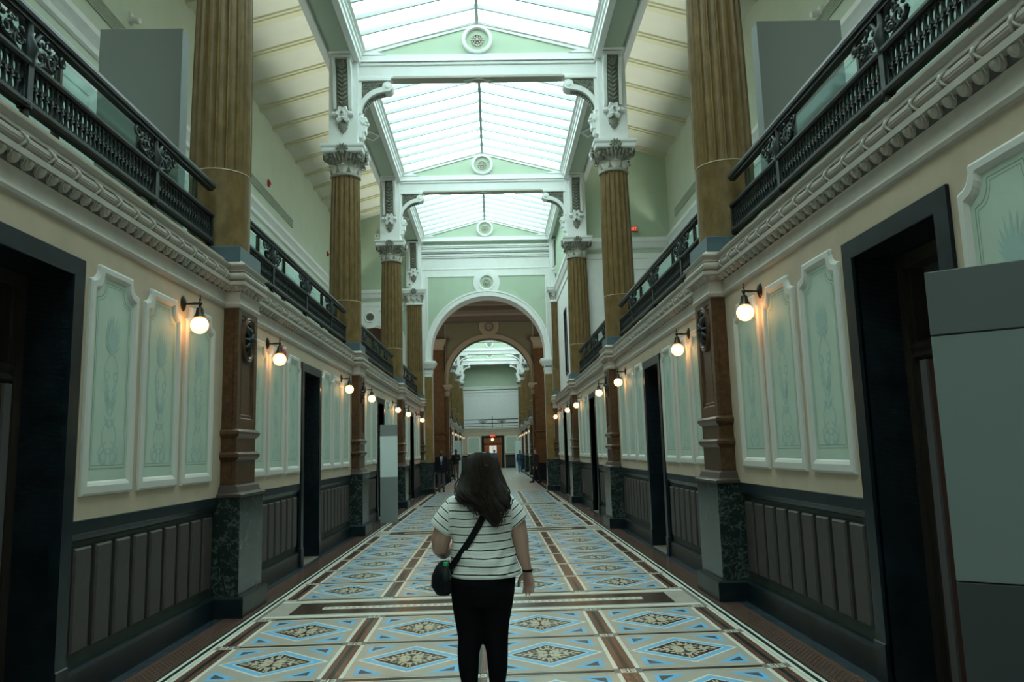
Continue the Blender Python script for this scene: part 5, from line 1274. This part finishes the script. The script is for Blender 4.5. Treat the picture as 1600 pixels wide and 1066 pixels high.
hd_.tube([(-.002, .030, -.016), (-.016, .048, -.042), (-.026, .056, -.072), (-.032, .054, -.10)], [.015, .014, .012, .009], 8)
b.merge(hd_, Matrix.Translation(Vector(R_(.348, .02, .892))) @ Matrix.Rotation(math.radians(48), 4, 'Z'))
# left hand raised in front of the body, fingers curled round nothing visible
b.bridge([[R_(-.105 + .022 * cos(2 * pi * i / n) , .265 + k * .03 + .0 , 1.075 + k * .022 + .036 * sin(2 * pi * i / n)) for i in range(n)] for k in (0, 1, 2, 2.6)], 0, True, True)
for q in range(4):
    zz = 1.09 + q * .019; b.tube([R_(-.105, .33, zz + .03), R_(-.085, .365, zz + .045), R_(-.055, .37, zz + .05), R_(-.04, .35, zz + .048)], [.010, .0095, .009, .007], 8)
b.tube([R_(-.10, .28, 1.12), R_(-.08, .30, 1.16), R_(-.055, .31, 1.185)], [.013, .011, .008], 8)
LEG_L = [(-.040, -.0, .80, .092), (-.036, 0, .70, .086), (-.028, 0, .60, .077), (-.022, 0, .50, .068), (-.036, -.01, .42, .060), (-.036, -.012, .33, .054), (-.030, -.005, .22, .040), (-.028, 0, .10, .034)]
LEG_R = [(.163, 0, .80, .092), (.150, 0, .70, .086), (.137, 0, .60, .077), (.134, 0, .50, .070), (.142, -.01, .42, .059), (.143, -.012, .33, .053), (.138, -.005, .22, .040), (.137, 0, .10, .034)]
for LG in (LEG_L, LEG_R):
    limb(b, [R_(x, y, z) for x, y, z, r in LG], [r for *_, r in LG], 14)
    x = LG[-1][0]; limb(b, [R_(x, -.03, .04), R_(x, .06, .04), R_(x, .13, .03)], [.034, .034, .024])
ringloft(b, [(x - .06, y, z, a, c) for x, y, z, a, c in [(.062, -.01, .74, .17, .125), (.062, -.015, .84, .185, .14), (.07, 0, .93, .178, .135)]])
obj('body', fuse(b, 'body', M_skin, .0056, 5), wroot)
for sg in (-1, 1):
    b = MB(); b.ball(R_(.07 + sg * .030, .104, 1.545), .012, .008, .007, 8, 5); obj('eye', (b, M_devblack, 60), wroot)
# leggings
b = MB()
ringloft(b, [(x - .06, y, z, a, c) for x, y, z, a, c in [(.062, -.005, .70, .150, .09), (.062, -.012, .735, .176, .125), (.062, -.018, .78, .196, .152), (.062, -.022, .85, .207, .165), (.068, -.01, .92, .200, .155), (.072, 0, .97, .19, .148)]], 24)
for LG in (LEG_L, LEG_R): limb(b, [R_(x, y, z) for x, y, z, r in LG], [r + .009 for *_, r in LG], 16)
obj('leggings', fuse(b, 'leggings', M_legging, .009, 4), wroot)
for LG in (LEG_L, LEG_R):
    b = MB(); x = LG[-1][0]; limb(b, [R_(x, -.045, .05), R_(x, .03, .055), R_(x, .10, .045), R_(x, .15, .035)], [.042, .044, .042, .032]); b.box(x - .06 - .042, x - .06 + .042, -.08, .18, .0, .03, bv=.01)
    obj('shoe', fuse(b, 'shoe', M_bag, .009, 3), wroot)
# T-shirt
b = MB()
SH = [(.081, -.012, .878, .214, .170), (.081, -.012, .886, .224, .180), (.076, -.010, .95, .215, .176), (.07, -.004, 1.02, .198, .163), (.067, 0, 1.08, .195, .158), (.062, 0, 1.15, .194, .152), (.058, 0, 1.22, .197, .146), (.052, 0, 1.29, .207, .135), (.048, 0, 1.335, .208, .118), (.047, 0, 1.365, .188, .10), (.05, 0, 1.392, .125, .085), (.055, 0, 1.405, .085, .075)]
ringloft(b, [(x - .06, y, z, a, c) for x, y, z, a, c in SH], 32)
SLL = ((-.075, 0, 1.315), (-.1985, 0, 1.165)); SLR = ((.195, 0, 1.325), (.301, 0, 1.195))
limb_l = [R_(-.075, 0, 1.305), R_(-.135, 0, 1.245), R_(-.185, 0, 1.182), R_(-.200, 0, 1.163)]
b.tube(limb_l, [.092, .088, .084, .083], 18)
b.tube([R_(.185, 0, 1.32), R_(.245, 0, 1.262), R_(.288, 0, 1.210), R_(.302, 0, 1.193)], [.088, .080, .071, .068], 18)
me = fuse(b, 'tshirt', M_stripe, .008, 5)
at = me.attributes.new('stripe', 'FLOAT', 'POINT')
from mathutils import noise as _ns
for i, v in enumerate(me.vertices):
    x, y, z = v.co.x + .06, v.co.y, v.co.z
    amp = .011 * max(0, min(1, (1.30 - z) / .2)); nn = _ns.noise(Vector((x * 7 + z * 3, y * 6, z * 11))) + .5 * _ns.noise(Vector((x * 17 - z * 12, y * 12, z * 21)))
    v.co.x += 0
    if .90 < z < 1.34 and abs(x - .06) < .22: v.co += v.normal * .006 * sin(38 * (z - .5 * (x - .06)) + 3 * sin(14 * x)) * max(0, min(1, (1.2 - z) / .15))
    if z > .90: v.co += v.normal * nn * amp
    s = None
    for (p, q), sd in ((SLL, -1), (SLR, 1)):
        px, pz = q[0] - p[0], q[2] - p[2]; L = sqrt(px * px + pz * pz); t = ((x - p[0]) * px + (z - p[2]) * pz) / L
        edge = -.142 if sd < 0 else .252
        if (x - edge) * sd > 0 and z > 1.09: s = (t + .012) / .042
    if s is None: s = (z - .055 * (x - .06) + .008 * sin((x - .06) * 7) + .006 * _ns.noise(Vector((x * 6, y * 4, z * 5)))) / .0475
    at.data[i].value = s + 10
obj('tshirt', me, wroot)
# hair: inner volume and strands
HR = [(1.645, .075, .0, .02, .02), (1.637, .075, 0, .052, .06), (1.605, .073, -.005, .092, .105), (1.55, .07, -.01, .112, .122), (1.50, .07, -.02, .120, .122), (1.45, .07, -.045, .138, .112), (1.41, .072, -.075, .148, .092), (1.36, .082, -.11, .140, .07), (1.30, .095, -.142, .118, .048), (1.25, .112, -.155, .098, .034), (1.215, .135, -.160, .066, .022), (1.185, .15, -.162, .04, .012)]
b = MB(); ringloft(b, [(x - .06, y, z, a * (.93 if z > 1.4 else (.7 if z > 1.28 else .4)), c * .85) for z, x, y, a, c in HR], 24); hme = fuse(b, 'hair', M_hair, .008, 4)
b = MB()
def hring(z):
    for (a, p) in zip(HR, HR[1:]):
        if a[0] >= z >= p[0]:
            t = (a[0] - z) / (a[0] - p[0]); return [a[k] + (p[k] - a[k]) * t for k in range(1, 5)]
    return HR[-1][1:]
rr = random.Random(3)
locks = []
for i in range(46):
    u = (i + rr.uniform(-.4, .4)) / 46; ph = pi - .45 + (pi + .9) * u if i % 6 else rr.uniform(0, pi)
    xe = cos(ph)
    ze = 1.19 + .03 * rr.random() if .05 < xe < .75 else (1.25 + .05 * rr.random() if xe > -.75 else 1.30 + .06 * rr.random())
    locks.append((ph, ze, rr.uniform(0, 6.28), rr.uniform(34, 48), rr.uniform(.010, .022)))
for (ph0, ze0, f0, k, am) in locks:
    for q in range(17):
        ph = ph0 + rr.gauss(0, .055); ze = ze0 + rr.uniform(-.012, .03); z0 = rr.uniform(1.60, 1.641); N = 18; pts = []; rad = []; ks = rr.uniform(.95, 1.05); ff = f0 + rr.gauss(0, .25); fly = rr.gauss(0, .006)
        for j in range(N + 1):
            t = j / N; z = z0 + (ze - z0) * t; cx, cy, hw, hd = hring(max(1.187, z)); wv = am * max(0, t - .15) ** 1.3 * 1.5
            pts.append(R_(cx + hw * ks * cos(ph) + wv * sin(k * z + ff) + fly * t * 2, cy + hd * ks * sin(ph) + wv * .7 * cos(k * z + ff) - .004, z)); rad.append(.0032 * (1 - .6 * t * t))
        b.tube(pts, rad, 4)
hair = obj('hair', hme, wroot); st = stuff(obj('hair_strands', (b, M_hair, 60), hair))
b = MB(); b.ball(R_(.10, -.132, 1.555), .016, .012, .012, 12, 8); obj('hair_tie', (b, M_hair, 60), hair)
# wrist band
b = MB(); b.lathe([(.030, -.008), (.034, -.006), (.034, .006), (.030, .008)], 16, R_(.345, .02, .897)); w_ = obj('bracelet', (b, M_bag, 40), wroot)
# sunglasses pushed up into the hair
sg_ = thing('sunglasses', 'dark sunglasses pushed up on the head of the woman in stripes', 'sunglasses', (.07, WY + .085, 1.602))
for s in (-1, 1):
    b = MB(); b.lathe([(.030, -.003), (.033, 0), (.030, .003)], 14, (s * .042, .0, .012), 'y', sx=1.15, sy=.75); obj('lens', (b, M_devblack, 40), sg_)
    b = MB(); b.tube([(s * .070, .0, .018), (s * .082, -.04, .026), (s * .088, -.11, .010), (s * .084 - (.02 if s > 0 else 0), -.17, -.02)], .0032, 6); obj('temple', (b, M_bag, 40), sg_)
b = MB(); b.tube([(-.015, .0, .02), (0, .0, .025), (.015, 0, .02)], .003, 6); obj('bridge', (b, M_devblack, 40), sg_)
# crossbody bag
bg_ = thing('crossbody_bag', 'black crossbody bag hanging at the left hip of the woman in stripes', 'bag', (-.19, WY - .03, .775))
b = MB(); b.bridge([[(hx * (abs(cos(a)) ** .6) * (1 if cos(a) > 0 else -1) + ox, hy * (abs(sin(a)) ** .6) * (1 if sin(a) > 0 else -1), z) for a in [2 * pi * (i + .5) / 16 for i in range(16)]] for hx, hy, z, ox in ((.02, .05, 0, .02), (.045, .09, .012, .01), (.064, .108, .06, -.002), (.062, .11, .12, .0), (.05, .10, .165, .008), (.035, .085, .19, .014), (.02, .07, .195, .016))], 0, True, True); obj('pouch', (b, M_bag, 50), bg_)
b = MB(); b.tube([(-.01, -.05, .19), (.01, 0, .2), (-.01, .05, .19)], .004, 6); obj('zip', (b, M_bronze), bg_)
def sback(x, z):
    for a, p in zip(SH, SH[1:]):
        if a[2] <= z <= p[2]:
            t = (z - a[2]) / (p[2] - a[2]); cx, cy, hw, hd = [a[k] + (p[k] - a[k]) * t for k in (0, 1, 3, 4)]; return cy - hd * sqrt(max(.03, 1 - ((x - cx) / hw) ** 2)) - .010
    return -.10
cp = [(.165, 1.378), (.14, 1.345), (.112, 1.305), (.079, 1.257), (.04, 1.19), (0, 1.125), (-.045, 1.06), (-.09, 1.0), (-.125, .955), (-.150, .93)]
P3 = [Vector((x, sback(x, z) if 1.39 > z > .885 else -.1, z)) for x, z in cp]; P3[0].y = -.06; P3[-1].y = -.07
b = MB(); L = []
for i, p in enumerate(P3):
    t = (P3[min(i + 1, len(P3) - 1)] - P3[max(i - 1, 0)]).normalized(); nrm = Vector((0, -1, 0)) if abs(p.x - .06) < .14 else Vector((-.7, -.7, 0)); sd = t.cross(nrm).normalized() * .020; q = p - Vector((-.19, -.03, .775))
    L.append([q + sd - nrm * .004, q + sd + nrm * .004, q - sd + nrm * .004, q - sd - nrm * .004])
b.bridge(L, 0, True, True); obj('strap', (b, M_bag), bg_)
bt = thing('water_bottle', 'dark bottle with a green cap in the outer pocket of the black bag', 'bottle', (-.157, WY - .172, .815))
b = MB(); b.lathe([(.026, 0), (.03, .01), (.03, .10), (.026, .125), (.014, .145), (.013, .155)], 16); obj('bottle_body', (b, mat('dark_bottle', (.012, .02, .022), .2), 40), bt)
b = MB(); b.lathe([(.016, .153), (.017, .156), (.017, .172), (.014, .175)], 14); obj('cap', (b, mat('green_cap', (.02, .36, .12), .4), 40), bt)
b = MB(); b.bridge([[(.034 * cos(a), .034 * sin(a), z) for a in [2 * pi * i / 14 for i in range(14)]] for z in (-.005, .07)] , 0, True, False); o = obj('side_pocket', (b, M_bag, 60), bg_, (-.157 + .19, -.172 + .03, .04))

def person(label, loc, rz, H, top, leg, shoe, hairm, skin, arms, stride=0.0, coat=.0, beard=False, tie=False, longhair=False, lean=0.0, build=1.0):
    k = H / 1.75; t = thing('person', label, 'person', loc, rz)
    S3 = lambda p: (p[0] * k, p[1] * k, p[2] * k)
    TS = [(0, .0, .93, .155 * build, .105), (0, 0, 1.08, .145 * build, .10 * build), (0, 0, 1.25, .165 * build, .11), (0, 0, 1.38, .17, .10), (0, 0, 1.44, .12, .075), (0, 0, 1.48, .062, .06), (0, -.005, 1.54, .052, .058)]
    HD = [(0, -.03, 1.51, .025, .035), (0, -.025, 1.535, .052, .07), (0, -.015, 1.59, .067, .09), (0, -.005, 1.65, .075, .097), (0, 0, 1.70, .068, .088), (0, 0, 1.735, .04, .052)]
    b = MB(); rl = lambda R, g=0: [(x * k, (y + lean * (z - .9)) * k, z * k, (a + g) * k, (c + g) * k) for x, y, z, a, c in R]
    ringloft(b, rl(TS)); ringloft(b, rl(HD))
    ly = lambda z: lean * (z - .9)
    b.tube([S3((0, -.10 + ly(1.64), 1.645)), S3((0, -.122 + ly(1.62), 1.615)), S3((0, -.10 + ly(1.6), 1.605))], [.009 * k, .014 * k, .01 * k], 8)
    for sg in (-1, 1): b.ball(S3((sg * .077, .0 + ly(1.63), 1.635)), .014, .022, .032)
    AR = []
    for A in arms:
        pts = [S3(p) for p in A]; AR.append(pts); limb(b, pts, [.05 * k, .042 * k, .034 * k, .026 * k])
        d = (Vector(pts[-1]) - Vector(pts[-2])).normalized(); w = Vector(pts[-1]); sdv = d.cross(Vector((0, 1, 0))); sdv = sdv.normalized() if sdv.length > .1 else Vector((1, 0, 0)); pv_ = d.cross(sdv)
        b.tube([w, w + d * .05 * k, w + d * .09 * k], [.026 * k, .036 * k, .032 * k], 8, flat=.6)
        for q in (-1.5, -.5, .5, 1.5): b.tube([w + d * .08 * k + pv_ * q * .017 * k, w + d * .13 * k + pv_ * q * .019 * k, w + d * (.17 - .012 * abs(q)) * k + pv_ * q * .018 * k - sdv * .015], [.010, .009, .007], 6)
        b.tube([w + d * .03 * k + pv_ * .03 * k, w + d * .07 * k + pv_ * .055 * k, w + d * .11 * k + pv_ * .06 * k], [.012, .011, .008], 6)
    legs = []
    for sg in (-1, 1):
        st_ = stride * sg; pts = [S3((sg * .085, 0, .92)), S3((sg * .09, st_ * .35 - .015 * abs(stride), .50)), S3((sg * .09, st_ * .75 + .0, .10))]; legs.append(pts)
        mid = [tuple((a + c) / 2 for a, c in zip(pts[0], pts[1])), tuple(a * .6 + c * .4 for a, c in zip(pts[1], pts[2]))]
        pts = [pts[0], mid[0], pts[1], mid[1], pts[2]]; legs[-1] = pts
        limb(b, pts, [.085 * k, .072 * k, .052 * k, .05 * k, .034 * k]); f = pts[-1]; limb(b, [(f[0], f[1] + .02, f[2] - .05 * k), (f[0], f[1] - .13 * k, f[2] - .065 * k)], [.034 * k, .026 * k])
    obj('body', fuse(b, 'body', skin, .0125, 3), t)
    for sg in (-1, 1):
        b = MB(); b.ball(S3((sg * .030, -.088 + ly(1.645), 1.645)), .011 * k, .008 * k, .007 * k, 8, 5); obj('eye', (b, M_devblack, 60), t)
    b = MB(); b.ball(S3((0, -.094 + ly(1.575), 1.575)), .024 * k, .007 * k, .006 * k, 8, 5); obj('mouth', (b, mat('lips', (.22, .09, .08), .5) if 'lips' not in MATS else MATS['lips'], 60), t)
    b = MB(); ringloft(b, rl([(0, 0, .90 - coat, .165 * build + coat * .15, .115 + coat * .1)] + TS[0:6], .022))
    for A, pts in zip(arms, AR):
        e = Vector(pts[-1]) * .88 + Vector(pts[-2]) * .12; limb(b, [pts[0], pts[1], pts[2], tuple(e)], [.064 * k, .058 * k, .048 * k, .036 * k])
    obj('jacket', fuse(b, 'jacket', top, .015, 3), t)
    b = MB(); ringloft(b, rl([(0, 0, .82, .155, .10), (0, 0, .90, .16, .112), (0, 0, 1.0, .155, .108)], .012))
    for pts in legs: limb(b, [p for p in pts], [.095 * k, .084 * k, .068 * k, .062 * k, .05 * k])
    obj('trousers', fuse(b, 'trousers', leg, .015, 3), t)
    for pts in legs:
        f = pts[-1]; b = MB(); limb(b, [(f[0], f[1] + .03, .045), (f[0], f[1] - .08, .05), (f[0], f[1] - .17, .038)], [.042, .043, .034]); b.box(f[0] - .04, f[0] + .04, f[1] - .2, f[1] + .07, 0, .025, bv=.008); obj('shoe', fuse(b, 'shoe', shoe, .012, 2), t)
    b = MB(); ringloft(b, rl([(0, .03, 1.56 if not longhair else 1.40, .06, .06), (0, .025, 1.62, .078, .085), (0, .015, 1.67, .083, .095), (0, .01, 1.72, .074, .09), (0, .01, 1.752, .04, .05)])); obj('hair', fuse(b, 'hair', hairm, .012, 2), t)
    if beard:
        b = MB(); ringloft(b, rl([(0, -.055, 1.495, .03, .04), (0, -.055, 1.53, .056, .058), (0, -.05, 1.575, .066, .058), (0, -.04, 1.60, .069, .05)])); obj('beard', fuse(b, 'beard', hairm, .01, 2), t)
    if tie:
        b = MB(); b.add([S3((-.055, -.128, 1.46)), S3((.055, -.128, 1.46)), S3((.012, -.15, 1.12)), S3((-.012, -.15, 1.12))], [(0, 3, 2, 1)]); b.add([S3((-.055, -.10, 1.46)), S3((.055, -.10, 1.46)), S3((.012, -.12, 1.12)), S3((-.012, -.12, 1.12))], [(0, 1, 2, 3)]); b.f += [(0, 1, 5, 4), (1, 2, 6, 5), (2, 3, 7, 6), (3, 0, 4, 7)]; b.m += [0] * 4; obj('shirt_front', (b, M_shirtw), t)
        b = MB(); b.prism([(-.014 * k, 1.45 * k), (.014 * k, 1.45 * k), (.022 * k, 1.2 * k), (0, 1.14 * k), (-.022 * k, 1.2 * k)], 'y', -.158 * k, -.145 * k); obj('tie', (b, M_devblack), t)
    return t
M_shirtw = mat('white_shirt', (.6, .62, .62), .7); M_suit = mat('navy_suit', (.005, .006, .010), .8, spec=.2); M_greyt = mat('grey_trousers', (.055, .055, .058), .8)
M_blackc = mat('black_jersey', (.012, .012, .013), .8); M_khaki = mat('khaki_cotton', (.17, .12, .085), .8); M_denim = mat('blue_denim', (.045, .10, .20), .8); M_bluej = mat('navy_cardigan', (.03, .055, .11), .8)
M_darkcoat = mat('dark_brown_coat', (.012, .009, .008), .8); M_hair2 = mat('black_hair', (.010, .008, .007), .5); M_hair3 = mat('brown_hair', (.05, .03, .02), .5); M_sneak = mat('white_sneakers', (.7, .75, .75), .6); M_slate = mat('slate_jacket', (.07, .095, .12), .8)
HANG = [[(-.19, 0, 1.40), (-.235, .02, 1.13), (-.235, -.03, .90), (-.23, -.05, .84)], [(.19, 0, 1.40), (.235, .02, 1.13), (.235, -.03, .90), (.23, -.05, .84)]]
PHONE = [[(-.19, 0, 1.40), (-.23, .0, 1.14), (-.12, -.20, 1.18), (-.06, -.25, 1.22)], [(.19, 0, 1.40), (.23, 0, 1.14), (.12, -.20, 1.16), (.06, -.25, 1.2)]]
person('bearded man in a dark suit and tie standing left under the first arch', (-2.07, 33.0, 0), .12, 1.76, M_suit, M_greyt, M_bag, M_hair2, M_skin_d, HANG, beard=True, tie=True, coat=.10, build=1.1)
person('person in black top and khaki trousers looking at a phone, left of the second arch', (-2.06, 45.7, 0), .35, 1.80, M_blackc, M_khaki, M_bag, M_hair2, M_skin_d, PHONE, build=1.05)
ph_ = thing('phone', 'small phone held by the person in khaki trousers beyond the second arch', 'phone', (-1.975, 45.43, 1.30)); b = MB(); b.box(-.037, .037, -.005, .005, -.075, .075, bv=.004); obj('phone_body', (b, M_devblack), ph_); b = MB(); b.box(-.033, .033, .0052, .0062, -.068, .068); obj('screen', (b, mat('phone_screen', (.1, .1, .1), .2, emit=(.7, .8, .9), estr=.6)), ph_)
person('woman in blue jeans, navy cardigan and white shoes in the far hall, right side', (2.02, 55.8, 0), -.2, 1.66, M_bluej, M_denim, M_sneak, M_hair3, M_skin, [HANG[0], PHONE[1]], longhair=True)
person('person in a dark coat walking at the right of the lobby between the arches', (2.30, 39.6, 0), -1.2, 1.70, M_darkcoat, M_blackc, M_bag, M_hair3, M_skin, HANG, stride=.22, coat=.22, lean=-.04)
person('person in a slate jacket seen from behind at the far end doorway', (.22, 66.5, 0), pi, 1.74, M_slate, M_blackc, M_bag, M_hair2, M_skin, HANG)
